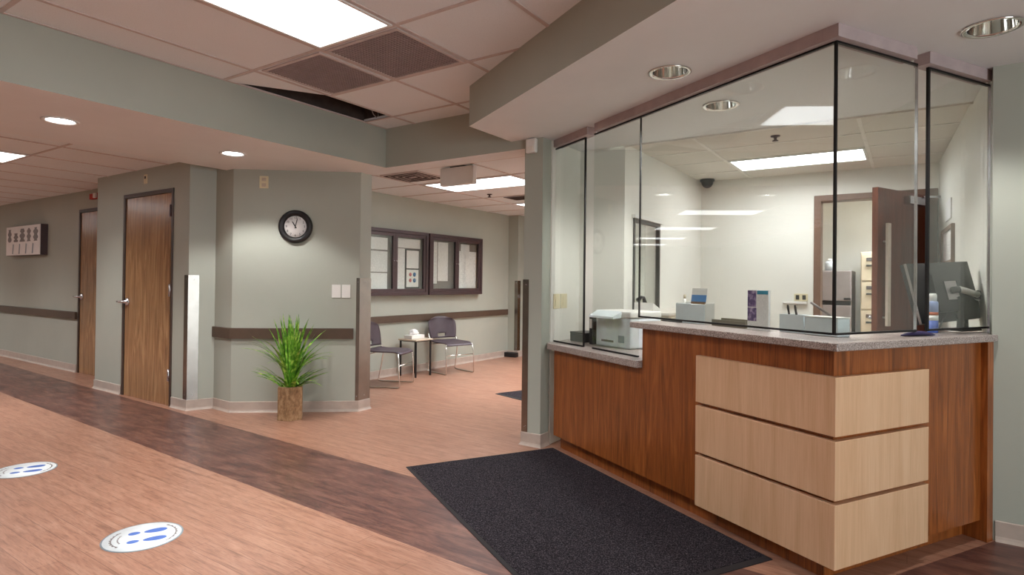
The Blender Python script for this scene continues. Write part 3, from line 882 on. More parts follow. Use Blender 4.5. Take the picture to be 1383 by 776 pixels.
# hall sign box with dark figures
t = thing('wall_art', 'white boxed wall panel with a row of dark grey figures in the left hall', 'wall art', (-10.75, 3.32, 1.555))
bm = bmesh.new(); box(bm, -11.41, -10.095, 3.235, 3.3195, 1.555, 1.99, .004); mk('panel_box', bm, M['frame'], t)
bm = bmesh.new(); box(bm, -11.405, -10.10, 3.228, 3.2349, 1.56, 1.985); mk('panel_face', bm, M['paper'], t)
bm = bmesh.new()
for k in range(5):
    cx = -11.26 + .252 * k; w = .075 + .014 * (k % 3)
    zt_, zb_ = (1.945 - .06 * (k == 1), 1.755)
    n = 9
    pts = []
    for i in range(n + 1):
        q = i / n; r = w * (.35 + .65 * abs(math.sin(PI * (q * 2.4 + .2 * k)))) * (1 if q < .85 else .7)
        pts.append((cx + r, zb_ + (zt_ - zb_) * q))
    L2 = [(2 * cx - a, b) for a, b in pts[::-1]]
    hprism(bm, pts + L2, V(0, 3.228, 0), V(1, 0, 0), V(0, 0, 1), V(0, -1, 0), .0004, .003)
mk_split('figure', bm, M['grey'], t)
bm = bmesh.new()
for k in range(4):
    cx = -11.13 + .255 * k
    hprism(bm, [(cx - .02, 1.58), (cx + .02, 1.58), (cx + .04, 1.72), (cx + .005, 1.73)], V(0, 3.228, 0), V(1, 0, 0), V(0, 0, 1), V(0, -1, 0), .0004, .003)
mk_split('figure_stroke', bm, M['sticker_e'], t)

# ------------------------------------------------------------------ notice boards in the waiting area
BX = -5.635
def board(y0, y1, z0, z1, label):
    t = thing('notice_board', label, 'notice board', (BX, (y0 + y1) / 2, z0), group='glazed notice boards in the waiting area')
    ym = (y0 + y1) / 2
    bm = bmesh.new(); fw = .045
    for a in ((y0, y0 + fw, z0, z1), (y1 - fw, y1, z0, z1), (y0 + fw, y1 - fw, z0, z0 + fw), (y0 + fw, y1 - fw, z1 - fw, z1)):
        box(bm, BX + .001, BX + .085, a[0], a[1], a[2], a[3], .003)
    mk('case_frame', bm, M['frame'], t)
    bm = bmesh.new(); box(bm, BX + .001, BX + .012, y0 + fw, y1 - fw, z0 + fw, z1 - fw); mk('backing_board', bm, M['grey'], t)
    for a, b in ((y0 + fw + .001, ym - .001), (ym + .001, y1 - fw - .001)):
        bm = bmesh.new(); f2 = .042
        for q in ((a, a + f2, z0 + fw + .001, z1 - fw - .001), (b - f2, b, z0 + fw + .001, z1 - fw - .001), (a + f2, b - f2, z0 + fw + .001, z0 + fw + f2), (a + f2, b - f2, z1 - fw - f2, z1 - fw - .001)):
            box(bm, BX + .045, BX + .075, q[0], q[1], q[2], q[3], .002)
        d = mk('door', bm, M['frame'], t)
        bm = bmesh.new(); box(bm, BX + .058, BX + .062, a + f2, b - f2, z0 + fw + f2, z1 - fw - f2); mk('pane', bm, M['glass'], d)
        bm = bmesh.new(); yk = b - .02 if a < ym - .1 else a + .02
        lathe(bm, [(0, 0), (.009, 0), (.009, .01), (0, .012)], (BX + .075, yk, (z0 + z1) / 2 + .02), 14, V(0, 1, 0), UZ, V(1, 0, 0)); mk('lock', bm, M['satin'], d)
    return t
board(4.955, 6.215, 1.055, 1.915, 'glazed notice board nearer the clock wall, with a dark framed notice')
board(6.245, 7.475, 1.055, 1.915, 'glazed notice board further from the clock wall, above the empty chair')
def sheet(y0, y1, z0, z1, d, mat, label, name='notice'):
    bm = bmesh.new(); box(bm, BX + d, BX + d + .002, y0, y1, z0, z1)
    return mk(name, bm, mat, label=label, cat='notice', group='notices in the waiting area boards')
D0 = .0128
sheet(5.12, 5.50, 1.645, 1.80, D0, M['print'], 'white notice at the top of the near notice board')
sheet(5.12, 5.50, 1.36, 1.625, D0, M['print2'], 'white notice in the middle of the near notice board by the wall end')
sheet(5.12, 5.50, 1.13, 1.345, D0, M['print'], 'white notice at the bottom of the near notice board by the wall end')
sheet(5.655, 6.12, 1.69, 1.815, D0, M['print'], 'wide white sheet above the dark framed notice')
sheet(5.655, 5.82, 1.14, 1.68, D0, M['print2'], 'tall narrow white sheet left of the dark framed notice')
t = thing('framed_notice', 'dark framed notice with blue and red pictograms on the near notice board', 'notice', (BX + D0, 5.96, 1.15), group='notices in the waiting area boards')
bm = bmesh.new(); box(bm, BX + D0, BX + D0 + .014, 5.825, 6.09, 1.15, 1.675, .002); mk('frame', bm, M['black'], t)
for (za, zb, nm) in ((1.418, 1.66, 'upper_sheet'), (1.165, 1.40, 'lower_sheet')):
    bm = bmesh.new(); box(bm, BX + D0 + .0142, BX + D0 + .016, 5.842, 6.075, za, zb); s_ = mk(nm, bm, M['print'] if nm[0] == 'u' else M['paper'], t)
bm = bmesh.new()
for (yy, zz) in ((5.995, 1.335), (5.995, 1.255)):
    lathe(bm, [(0, 0), (.030, 0), (.030, .001), (0, .001)], (BX + D0 + .0163, yy, zz), 20, V(0, 1, 0), UZ, V(1, 0, 0))
mk_split('blue_pictogram', bm, colm('sign_blue', 40, 96, 150), t)
bm = bmesh.new()
for (yy, zz) in ((5.915, 1.335), (5.915, 1.255)):
    lathe(bm, [(0, 0), (.026, 0), (.026, .001), (0, .001)], (BX + D0 + .0163, yy, zz), 20, V(0, 1, 0), UZ, V(1, 0, 0))
mk_split('red_pictogram', bm, colm('sign_red', 196, 96, 104), t)
sheet(6.345, 6.475, 1.215, 1.81, D0, M['print2'], 'tall narrow white sheet in the far notice board, left of its pair')
sheet(6.49, 6.715, 1.25, 1.81, D0, M['print'], 'tall white sheet in the far notice board beside the narrow one')
sheet(6.92, 7.40, 1.15, 1.705, D0, M['print'], 'large white sheet in the last door of the far notice board')
sheet(7.01, 7.22, 1.60, 1.81, D0 + .0025, M['print2'], 'small white sheet overlapping the top of the large one')
# back of the waiting area
bm = bmesh.new(); box(bm, -5.62, -5.40, 8.20, 8.30, .002, .075, .006)
mk('kick_block', bm, M['black'], label='low black block on the floor at the far pier', cat='floor block')
bm = bmesh.new(); box(bm, -5.10, -4.80, 8.488, 8.500, 1.52, 1.98, .003)
mk('door_notice', bm, M['print'], label='white notice on the far brown door beside the post', cat='notice')

# ------------------------------------------------------------------ chairs
def make_chair(loc, rz, label):
    """facing local +x; origin on the floor under the seat"""
    t = thing('stacking_chair', label, 'chair', loc, rz, 'plum grey stacking chairs')
    W, D = .45, .44
    # seat shell
    bm = bmesh.new(); nu, nv = 12, 12; top = []
    for i in range(nu + 1):
        u = i / nu; row = []
        for j in range(nv + 1):
            v = j / nv * 2 - 1
            x = -.21 + .45 * u
            wid = W / 2 * (.90 + .10 * math.sin(PI * min(1, u * 1.1)))
            cr = 1 - max(0, (abs(v) - .75) / .25) ** 2 * .06
            z = .425 - .014 * math.sin(PI * u) * (1 - v * v) - .028 * max(0, (u - .8) / .2) ** 2 + .012 * max(0, (.2 - u) / .2)
            row.append(Vector((x * cr, v * wid, z)))
        top.append(row)
    def shell(bm, rows, th, nrm):
        A = [[bm.verts.new(p) for p in r] for r in rows]
        B = [[bm.verts.new(p + nrm * th) for p in r] for r in rows]
        fs = []
        for i in range(len(rows) - 1):
            for j in range(len(rows[0]) - 1):
                fs.append(bm.faces.new((A[i][j], A[i + 1][j], A[i + 1][j + 1], A[i][j + 1])))
                fs.append(bm.faces.new((B[i][j], B[i][j + 1], B[i + 1][j + 1], B[i + 1][j])))
        n, m = len(rows), len(rows[0])
        for i in range(n - 1):
            for j in (0, m - 1): fs.append(bm.faces.new((A[i][j], A[i + 1][j], B[i + 1][j], B[i][j])))
        for j in range(m - 1):
            for i in (0, n - 1): fs.append(bm.faces.new((A[i][j], A[i][j + 1], B[i][j + 1], B[i][j])))
        bmesh.ops.recalc_face_normals(bm, faces=fs)
        for f in fs: f.smooth = True
    shell(bm, top, .014, V(0, 0, -1)); mk('seat', bm, M['seat'], t, local=True)
    # back shell, with a slot at its foot (built as frame of quads)
    bm = bmesh.new(); rows = []
    n, m = 14, 14
    grid = {}
    def P(i, j):
        u = i / n; v = j / m * 2 - 1
        z = .455 + .30 * u
        wid = W / 2 * (.90 + .10 * math.sin(PI * u * .9)) * (1 - .22 * max(0, (u - .8) / .2) ** 2)
        x = -.235 - .055 * u + .05 * v * v
        zt = z - .03 * max(0, u - .6) / .4 * v * v
        return Vector((x, v * wid, zt))
    fs = []
    hole = lambda i, j: 1 <= i < 3 and 5 <= j < 9
    def vv(i, j, s):
        k = (i, j, s)
        if k not in grid: grid[k] = bm.verts.new(P(i, j) + V(-.012 * s, 0, 0))
        return grid[k]
    for i in range(n):
        for j in range(m):
            if hole(i, j): continue
            for s in (0, 1): fs.append(bm.faces.new((vv(i, j, s), vv(i + 1, j, s), vv(i + 1, j + 1, s), vv(i, j + 1, s))))
            for (di, dj, e) in ((-1, 0, ((0, 0), (0, 1))), (1, 0, ((1, 0), (1, 1))), (0, -1, ((0, 0), (1, 0))), (0, 1, ((0, 1), (1, 1)))):
                a, b = i + di, j + dj
                if a < 0 or a >= n or b < 0 or b >= m or hole(a, b):
                    p, q = (i + e[0][0], j + e[0][1]), (i + e[1][0], j + e[1][1])
                    fs.append(bm.faces.new((vv(*p, 0), vv(*q, 0), vv(*q, 1), vv(*p, 1))))
    bmesh.ops.recalc_face_normals(bm, faces=fs)
    for f in fs: f.smooth = True
    mk('backrest', bm, M['seat'], t, local=True)
    for s in (-1, 1):
        y = s * .222
        bm = bmesh.new()
        tube(bm, [(.205, y * .93, .405), (.222, y, .30), (.235, y, .03), (.228, y, .012), (.20, y, .008), (-.19, y, .008), (-.222, y, .012), (-.228, y, .03), (-.19, y, .22), (-.165, y * .98, .385), (-.18, y * .97, .43), (-.235, y * .96, .50), (-.262, y * .93, .60)], .0075, 10)
        mk('sled_leg', bm, M['chrome'], t, local=True)
    bm = bmesh.new()
    tube(bm, [(.222, -.222, .26), (.222, .222, .26)], .005, 8); tube(bm, [(-.165, -.215, .385), (-.165, .215, .385)], .006, 8); tube(bm, [(.205, -.205, .402), (.205, .205, .402)], .006, 8)
    mk_split('cross_bar', bm, M['chrome'], t, local=True)
    return t
c = make_chair((-5.18, 5.11, 0), math.radians(22), 'plum grey stacking chair partly hidden behind the end of the clock wall')
dup(c, (-5.235, 6.34, 0), math.radians(-17), 'plum grey stacking chair in full view right of the side table')

# side table and tissue
t = thing('side_table', 'small pale-topped side table between the two waiting chairs', 'side table', (-5.40, 5.80, 0))
bm = bmesh.new(); box(bm, -5.57, -5.25, 5.66, 5.99, .468, .49, .008); mk('tabletop', bm, M['tablewood'], t)
for sx in (-1, 1):
    for sy in (-1, 1):
        bm = bmesh.new(); x, y = -5.41 + sx * .135, 5.825 + sy * .14
        box(bm, x - .010, x + .010, y - .010, y + .010, .001, .4675, .002); mk('leg', bm, M['black'], t)
bm = bmesh.new(); box(bm, -5.54, -5.28, 5.69, 5.96, .456, .4675, .002); mk('apron', bm, M['black'], t)
t = thing('tissue_box', 'white tissue box with a tuft of tissue on the side table', 'tissue box', (-5.41, 5.79, .491))
bm = bmesh.new(); box(bm, -5.48, -5.34, 5.675, 5.92, .491, .540, .005); mk('carton', bm, M['white'], t)
bm = bmesh.new()
rings = [(.04, .541), (.06, .558), (.045, .578), (.05, .595), (.012, .612)]
prev = None
for k, (r, z) in enumerate(rings):
    ring = [bm.verts.new((-5.41 + r * .55 * math.cos(a) * (1 + .25 * math.sin(3 * a + k)), 5.79 + 1.3 * r * math.sin(a) * (1 + .25 * math.cos(4 * a + k)), z + .006 * math.sin(5 * a))) for a in [2 * PI * q / 18 for q in range(18)]]
    if prev:
        for q in range(18): bm.faces.new((prev[q], prev[(q + 1) % 18], ring[(q + 1) % 18], ring[q])).smooth = True
    else: bm.faces.new(ring[::-1])
    prev = ring
bm.faces.new(prev)
mk('tissue', bm, M['paper'], t)

# ------------------------------------------------------------------ mats, floor stickers
def mat(pts, label, name='floor_mat'):
    c = (sum(p[0] for p in pts) / 4, sum(p[1] for p in pts) / 4, .0005)
    t = thing(name, label, 'mat', c)
    inner = []
    for p in pts:
        v = Vector((c[0] - p[0], c[1] - p[1])); L = v.length; v.normalize(); inner.append((p[0] + v.x * .035, p[1] + v.y * .035))
    bm = bmesh.new(); prism(bm, inner, .0012, .012); mk('carpet_pile', bm, M['carpet'], t)
    bm = bmesh.new()
    n = 4
    ob = [bm.verts.new((p[0], p[1], .0006)) for p in pts]; ot = [bm.verts.new((p[0], p[1], .004)) for p in pts]
    it = [bm.verts.new((p[0], p[1], .010)) for p in inner]; ib = [bm.verts.new((p[0], p[1], .0006)) for p in inner]
    fs = []
    for i in range(4):
        j = (i + 1) % 4
        for A, B in ((ob, ot), (ot, it), (it, ib), (ib, ob)): fs.append(bm.faces.new((A[i], A[j], B[j], B[i])))
    bmesh.ops.recalc_face_normals(bm, faces=fs)
    mk('rubber_border', bm, M['rubber'], t)
mat([NM(1.14, -3.885), NM(2.275, -3.885), NM(2.275, -1.90), NM(1.14, -1.90)], 'large black carpet entrance mat lying along the front of the desk')
mat([(-3.82, 5.41), (-3.35, 5.27), (-2.95, 6.15), (-3.45, 6.33)], 'smaller dark floor mat in the waiting area beside the post')

def sticker(cx, cy, r, label):
    t = thing('floor_sticker', label, 'floor sticker', (cx, cy, .0005), group='round footprint floor stickers')
    bm = bmesh.new(); lathe(bm, [(0, .0004), (r, .0004), (r, .0016), (0, .0016)], (cx, cy, 0), 56); mk('sticker_edge', bm, M['sticker_e'], t)
    bm = bmesh.new(); lathe(bm, [(0, .0017), (r * .955, .0017), (r * .955, .0021), (0, .0021)], (cx, cy, 0), 56); mk('sticker_face', bm, M['sticker'], t)
    ax = V(.46, .89, 0); ay = V(-.89, .46, 0)            # ax: along the feet
    o = V(cx, cy, .0024)
    bm = bmesh.new()
    for s in (-1, 1):
        def blob(c0, a, b, taper):
            n = 22
            vs = [bm.verts.new(o + ax * (c0 + a * math.cos(q)) + ay * (s * r * .30 + b * math.sin(q) * (1 + taper * math.cos(q)))) for q in [2 * PI * k / n for k in range(n)]]
            bm.faces.new(vs)
        blob(r * .30, r * .29, r * .15, .18); blob(-r * .22, r * .15, r * .115, -.1)
    mk_split('footprint', bm, M['blue_ink'], t)
    bm = bmesh.new()
    def arc(rad, a0, a1, w, n=16):
        for k in range(n):
            p, q = a0 + (a1 - a0) * k / n, a0 + (a1 - a0) * (k + 1) / n
            wv = w * (.55 + .45 * (k % 2))
            vs = [bm.verts.new(o + (ax * math.cos(z) + ay * math.sin(z)) * rr) for rr, z in ((rad, p), (rad + wv, p), (rad + wv, q), (rad, q))]
            bm.faces.new(vs)
    arc(r * .80, -.8, .8, r * .05); arc(r * .74, PI - .75, PI + .75, r * .06); arc(r * .58, PI - .5, PI + .5, r * .04, 12)
    bmesh.ops.remove_doubles(bm, verts=bm.verts, dist=r * .004)
    mk_split('border_mark', bm, M['grey'], t)
sticker(-3.07, 1.41, .172, 'round white footprint sticker on the floor nearer the viewer')
sticker(-4.745, 1.455, .172, 'round white footprint sticker on the floor at the left edge')

# ------------------------------------------------------------------ plant
PX, PY = -4.615, 3.345
t = thing('potted_plant', 'bushy green grass plant in a bronze pot against the clock wall', 'plant', (PX, PY, 0))
bm = bmesh.new()
ang0 = math.radians(20)
prof = [(.118, .001), (.118, .29), (.110, .296), (.098, .296), (.098, .25)]
lathe(bm, prof + [(0, .25)], (PX, PY, 0), 6, V(math.cos(ang0), math.sin(ang0), 0), V(-math.sin(ang0), math.cos(ang0), 0))
bm.faces.new([v for v in bm.verts if abs(v.co.z - .001) < 1e-5][::-1])
for f in bm.faces: f.smooth = False
mk('pot', bm, M['pot'], t)
bm = bmesh.new()
def blade(az, L, lean, droop, w, base):
    d = V(math.cos(az), math.sin(az), 0); s = V(-math.sin(az), math.cos(az), 0)
    n = 9; p = V(PX, PY, .26) + d * base + s * random.uniform(-.02, .02); ang = lean; prev = None
    tw = random.uniform(-.6, .6)
    for i in range(n + 1):
        q = i / n; ww = w * (math.sin(PI * min(1, .18 + q * .82)) ** .7) * .5 + .0004
        c_ = p.copy(); side = (s * math.cos(tw * q) + d * math.sin(tw * q))
        # keep clear of the wall behind
        for vv_ in (c_,):
            k = (vv_ - WO).dot(WN)
            if k < .04: vv_ += WN * (.04 - k)
        a, b = bm.verts.new(c_ + side * ww), bm.verts.new(c_ - side * ww)
        mid = bm.verts.new(c_ + V(0, 0, -ww * .35))
        if prev:
            for x_, y_ in (((prev[0], prev[2]), (a, mid)), ((prev[2], prev[1]), (mid, b))):
                f = bm.faces.new((x_[0], x_[1], y_[1], y_[0])); f.smooth = True
        prev = (a, b, mid)
        p = p + (d * math.sin(ang) + UZ * math.cos(ang)) * (L / n); ang += droop / n
for i in range(46):      # upright core
    blade(random.uniform(0, 2 * PI), random.uniform(.50, .70), random.uniform(.0, .13), random.uniform(.05, .55), random.uniform(.020, .030), random.uniform(.0, .045))
for i in range(30):      # arching outwards near the top
    blade(random.uniform(0, 2 * PI), random.uniform(.46, .66), random.uniform(.04, .18), random.uniform(1.0, 2.0), random.uniform(.018, .028), random.uniform(.0, .05))
for i in range(26):
    blade(random.uniform(0, 2 * PI), random.uniform(.22, .36), random.uniform(.3, .8), random.uniform(.8, 1.6), random.uniform(.018, .026), random.uniform(.02, .06))
# the long low side leaves reaching left and right in front of the wall
for az, L in ((-2.55, .36), (-2.45, .33), (-2.7, .38), (.55, .36), (.45, .34), (.7, .32), (-2.3, .30), (.3, .3)):
    blade(az, L, .75, .75, .026, .05)
mk('foliage', bm, M['leaf'], t)

# ------------------------------------------------------------------ reception desk
desk = thing('reception_desk', 'cherry wood reception desk with wrapped pale maple panels at its corner', 'reception desk', (*NM(2.28, -1.611), 0))
bm = bmesh.new()
o0 = V(0, 0, 0)
hprism(bm, [(-3.885, .10), (-1.611, .10), (-1.611, .982), (-2.846, .982), (-2.846, .744), (-3.885, .744)], o0, DM, UZ, DN, 2.28, 2.355)
mk('front_panel', bm, M['cherry'], desk)
bm = bmesh.new()
hprism(bm, [(2.3555, .10), (3.388, .10), (3.388, .982), (2.3555, .982)], o0, DN, UZ, DM, -1.611, -1.70)
mk('side_panel', bm, M['cherry'], desk)
bm = bmesh.new(); hprism(bm, [(3.3885, 0.001), (3.440, .001), (3.440, .982), (3.3885, .982)], o0, DN, UZ, DM, -1.581, -1.72)
mk('end_panel', bm, M['cherry'], desk)
bm = bmesh.new(); hprism(bm, [(-3.87, .001), (-1.69, .001), (-1.69, .0995), (-3.87, .0995)], o0, DM, UZ, DN, 2.335, 2.35)
hprism(bm, [(2.3505, .001), (3.388, .001), (3.388, .0995), (2.3505, .0995)], o0, DN, UZ, DM, -1.69, -1.705)
mk_split('toe_kick', bm, M['cherry'], desk)
for za, zb in ((.634, .876), (.374, .615), (.094, .357)):
    bm = bmesh.new()
    P_ = [NM(2.25, -2.369), NM(2.25, -1.581), NM(2.897, -1.581), NM(2.897, -1.6105), NM(2.2795, -1.6105), NM(2.2795, -2.369)]
    prism(bm, P_, za, zb, .0015)
    mk('maple_panel', bm, M['maple'], desk, label='pale maple panel wrapped round the corner')
bm = bmesh.new()
prism(bm, [NM(2.235, -2.915), NM(2.235, -1.566), NM(3.452, -1.566), (.338, 3.778), (.330, 3.98), NM(2.66, -2.0), NM(2.66, -2.915)], .983, 1.017, .004)
mk('countertop', bm, M['granite'], label='speckled grey granite ledge along the top of the reception desk', cat='countertop', group='granite tops of the desk')
bm = bmesh.new()
prism(bm, [NM(2.236, -2.8465), NM(2.236, -3.925), (-2.311, 3.985), (-2.299, 3.985), (-2.299, 4.455), (-1.9, 4.455), NM(2.93, -2.8465)], .745, .789, .004)
mk('countertop', bm, M['granite'], label='lower granite shelf of the desk between the step and the post', cat='countertop', group='granite tops of the desk')
bm = bmesh.new()
prism(bm, [NM(2.357, -2.846), NM(2.357, -1.73), NM(3.36, -1.73), (.325, 4.06), (.298, 4.7), NM(2.93, -2.2), NM(2.93, -2.846)], .73, .76, .003)
mk('worktop', bm, M['tablewood'], label='inner pale worktop behind the raised desk front', cat='worktop')

# glass screens
GZT = 2.294
def pane(label, axis, fix, a, b, z0, z1, left_edge=False, right_edge=False, lit_edge=False, ew=.005):
    """axis 'M': pane along M at N=fix; axis 'N': pane along N at M=fix"""
    u, w = (DM, DN) if axis == 'M' else (DN, DM)
    sg = 1 if axis == 'M' else -1
    mid = o0 + u * ((a + b) / 2) + w * fix + V(0, 0, z0)
    t = thing('glass_panel', label, 'glass screen', mid, group='glass screens on the reception desk')
    bm = bmesh.new(); hprism(bm, [(a, z0), (b, z0), (b, z1), (a, z1)], o0, u, UZ, w, fix, fix + sg * .010)
    mk('pane', bm, M['glass'], t)
    bm = bmesh.new()
    hprism(bm, [(a, z1 - .008), (b, z1 - .008), (b, z1), (a, z1)], o0, u, UZ, w, fix - sg * .002, fix + sg * .012)
    hprism(bm, [(a, z0 - .007), (b, z0 - .007), (b, z0 + .002), (a, z0 + .002)], o0, u, UZ, w, fix - sg * .003, fix + sg * .013)
    if left_edge: hprism(bm, [(a - ew, z0 - .004), (a + ew, z0 - .004), (a + ew, z1), (a - ew, z1)], o0, u, UZ, w, fix - sg * .001, fix + sg * .011)
    if right_edge: hprism(bm, [(b - .005, z0 - .004), (b + .005, z0 - .004), (b + .005, z1), (b - .005, z1)], o0, u, UZ, w, fix - sg * .001, fix + sg * .011)
    mk_split('gasket', bm, M['blackg'], t)
    if lit_edge:
        bm = bmesh.new(); hprism(bm, [(b - .001, z0), (b + .004, z0), (b + .004, z1), (b - .001, z1)], o0, u, UZ, w, fix - sg * .001, fix + sg * .011)
        mk('polished_edge', bm, M['satin'], t)
    return t
pane('leftmost glass screen, standing between the post and the open slot', 'M', 2.345, -4.022, -3.592, .797, GZT, right_edge=True)
pane('narrow glass screen on the low shelf, right of the open slot', 'M', 2.345, -3.475, -2.974, .797, GZT)
pane('wide glass screen above the raised ledge on the left face of the desk', 'M', 2.345, -2.968, -1.668, 1.046, GZT, left_edge=True, ew=.0022)
pane('glass screen on the right face of the desk, meeting the wide one at the corner', 'N', -1.655, 2.349, 2.925, 1.046, GZT, left_edge=True, lit_edge=True, ew=.0045)
pane('rightmost glass screen, between the narrow gap and the wall', 'N', -1.655, 3.02, 3.548, 1.046, GZT, left_edge=True, ew=.007)
def header(name, axis, f0, f1, a, b):
    u, w = (DM, DN) if axis == 'M' else (DN, DM)
    bm = bmesh.new(); hprism(bm, [(a, GZT + .0005), (b, GZT + .0005), (b, ZR - .0005), (a, ZR - .0005)], o0, u, UZ, w, f0, f1)
    mk(name, bm, M['header'], kind=ST)
header('trim_5', 'M', 2.31, 2.385, -3.98, -3.515)
header('trim_6', 'M', 2.31, 2.385, -3.425, -1.695)
header('trim_7', 'N', -1.622, -1.6945, 2.31, 2.865)
header('trim_8', 'N', -1.622, -1.6945, 2.965, 3.50)
bm = bmesh.new(); hprism(bm, [(3.535, 1.0175), (3.556, 1.0175), (3.556, 2.29), (3.535, 2.29)], o0, DN, UZ, DM, -1.640, -1.654)
mk('trim_9', bm, M['satin'], kind=ST)

# ------------------------------------------------------------------ things on the desk
ZC = 1.0178
def nmthing(name, label, cat, n, m, z=ZC, group=None, rot=0.0):
    """thing whose local x runs along M and local y along N"""
    return thing(name, label, cat, (*NM(n, m), z), math.radians(-30) + rot, group)
def lbox(t, name, mat, x0, x1, y0, y1, z0, z1, bev=.002, label=None):
    bm = bmesh.new(); box(bm, x0, x1, y0, y1, z0, z1, bev); return mk(name, bm, mat, t, local=True, label=label)

# brochure box with a picture card
t = nmthing('card_holder', 'white open card box with a blue and brown landscape card standing in it', 'card holder', 2.50, -2.685)
lbox(t, 'box_front', M['bluew'], -.118, .118, -.004, .004, 0, .115)
lbox(t, 'box_back', M['white'], -.118, .118, .072, .078, 0, .125)
lbox(t, 'box_side', M['white'], -.118, -.112, .0045, .0715, 0, .12); lbox(t, 'box_side', M['white'], .112, .118, .0045, .0715, 0, .12)
lbox(t, 'box_floor', M['white'], -.111, .111, .0045, .0715, 0, .004)
t = nmthing('picture_card', 'landscape picture card leaning in the white card box', 'card', 2.513, -2.648, ZC + .0045)
t.rotation_euler[0] = math.radians(-8)
lbox(t, 'card', M['paper'], -.062, .062, 0, .003, 0, .205, .0005)
lbox(t, 'sky_print', colm('print_sky', 84, 136, 196), -.060, .060, -.0008, -.0001, .125, .165, 0)
lbox(t, 'land_print', colm('print_land', 128, 92, 62), -.060, .060, -.0008, -.0001, .098, .1249, 0)
t = nmthing('small_bottle', 'tiny pale bottle beside the white card box', 'bottle', 2.62, -2.86)
bm = bmesh.new(); lathe(bm, [(0, 0), (.018, 0), (.019, .06), (.016, .10), (.009, .115), (.009, .14), (0, .14)], (0, 0, 0), 18); mk('bottle_body', bm, M['white'], t, local=True)
bm = bmesh.new(); lathe(bm, [(0, .1405), (.008, .1405), (.008, .165), (0, .166)], (0, 0, 0), 14); mk('cap', bm, M['beige'], t, local=True)
# pen at left
t = nmthing('pen', 'dark pen lying on the ledge at the foot of the white card box', 'pen', 2.455, -2.80, ZC + .006)
bm = bmesh.new(); tube(bm, [(-.085, 0, 0), (-.07, 0, 0), (.07, .01, 0), (.085, .011, 0)], [.002, .005, .005, .004], 10); mk('pen_barrel', bm, M['dgrey'], t, local=True)
# dark tray
t = nmthing('letter_tray', 'low dark olive tray behind the wide glass', 'tray', 2.53, -2.40)
ol = colm('olive_plastic', 112, 104, 90)
lbox(t, 'tray_base', ol, -.105, .13, -.03, .06, 0, .006); lbox(t, 'tray_front', ol, -.105, .13, -.0375, -.0305, 0, .036); lbox(t, 'tray_back', ol, -.13, .13, .0605, .068, 0, .040)
lbox(t, 'tray_end', ol, .1305, .137, -.0375, .068, 0, .038)
# brochure stand
t = nmthing('brochure_stand', 'tall leaflet stand with purple photos and a teal heading', 'leaflet', 2.48, -2.175)
lbox(t, 'leaflet', M['print'], -.066, .066, 0, .014, .002, .205, .001)
lbox(t, 'stand_foot', M['white'], -.066, .066, -.02, .05, 0, .0018, .0005)
pu = NT('purple_photo'); v_ = pu.obj(); nz = pu.noise(v_, 38, 4); pu.bsdf(pu.ramp(nz, [(.35, srgb(60, 36, 88)), (.5, srgb(96, 70, 130)), (.66, srgb(196, 178, 206))]), .4)
lbox(t, 'upper_photo', pu.m, -.064, -.010, -.0012, -.0001, .118, .202, 0)
lbox(t, 'lower_photo', pu.m, -.064, -.008, -.0012, -.0001, .045, .113, 0)
lbox(t, 'teal_heading', colm('teal_print', 52, 148, 180), -.004, .064, -.0012, -.0001, .183, .202, 0)
# white box with two pens
t = nmthing('pen_box', 'white box holding two dark pens behind the wide glass', 'pen holder', 2.52, -2.005)
for nm_, a in (('box_front', (-.068, .068, -.004, 0, 0, .088)), ('box_back', (-.068, .068, .06, .064, 0, .088)), ('box_side', (-.068, -.064, .0005, .0595, 0, .088)), ('box_side', (.064, .068, .0005, .0595, 0, .088)), ('box_floor', (-.0635, .0635, .0005, .0595, 0, .004))):
    lbox(t, nm_, M['bluew'], *a, bev=.001)
for k, (x, dx) in enumerate(((-.034, -.012), (.010, -.014))):
    q = nmthing('pen', ('left' if k == 0 else 'right') + ' dark pen of the two standing in the white box', 'pen', 2.545, -2.005, ZC + .006, group='pens standing in the white box')
    bm = bmesh.new(); tube(bm, [(x + .004, .01, 0), (x, .01, .03), (x + dx, .006, .115), (x + dx * 1.15, .005, .128)], [.002, .0045, .0055, .004], 10); mk('pen_barrel', bm, M['black'], q, local=True)
# box at the corner
t = nmthing('tissue_box', 'plain white box behind the corner of the desk glass', 'box', 2.53, -1.80)
lbox(t, 'carton', M['bluew'], -.115, .055, -.035, .05, 0, .082, .003)
lbox(t, 'carton_lid', M['white'], -.116, .056, -.036, .051, .0822, .088, .001)
t = nmthing('clip_pen', 'slim grey pen leaning on the white corner box', 'pen', 2.50, -1.855, ZC + .09)
bm = bmesh.new(); tube(bm, [(-.03, .0, .062), (.045, .03, .006), (.05, .032, .004)], [.006, .006, .003], 10); mk('pen_barrel', bm, M['grey'], t, local=True)
# purple pouch pushed through the gap between the right panes
t = thing('pouch', 'dark purple cloth pouch lying in the gap between the right panes', 'pouch', (*NM(3.00, -1.68), ZC), math.radians(60))
bm = bmesh.new(); n = 14; prev = None
for i in range(n + 1):
    q = i / n; x = -.14 + .20 * q; r = .004 + .014 * math.sin(PI * min(1, q * .95 + .02)); yo = .028 * q
    ring = [bm.verts.new((x, -yo + r * 1.4 * math.cos(a), r * .62 * (math.sin(a) + 1) + .0005)) for a in [2 * PI * k / 12 for k in range(12)]]
    if prev:
        for k in range(12): bm.faces.new((prev[k], prev[(k + 1) % 12], ring[(k + 1) % 12], ring[k])).smooth = True
    else: bm.faces.new(ring[::-1])
    prev = ring
bm.faces.new(prev)
mk('pouch_cloth', bm, colm('purple_cloth', 44, 36, 70), t, local=True)
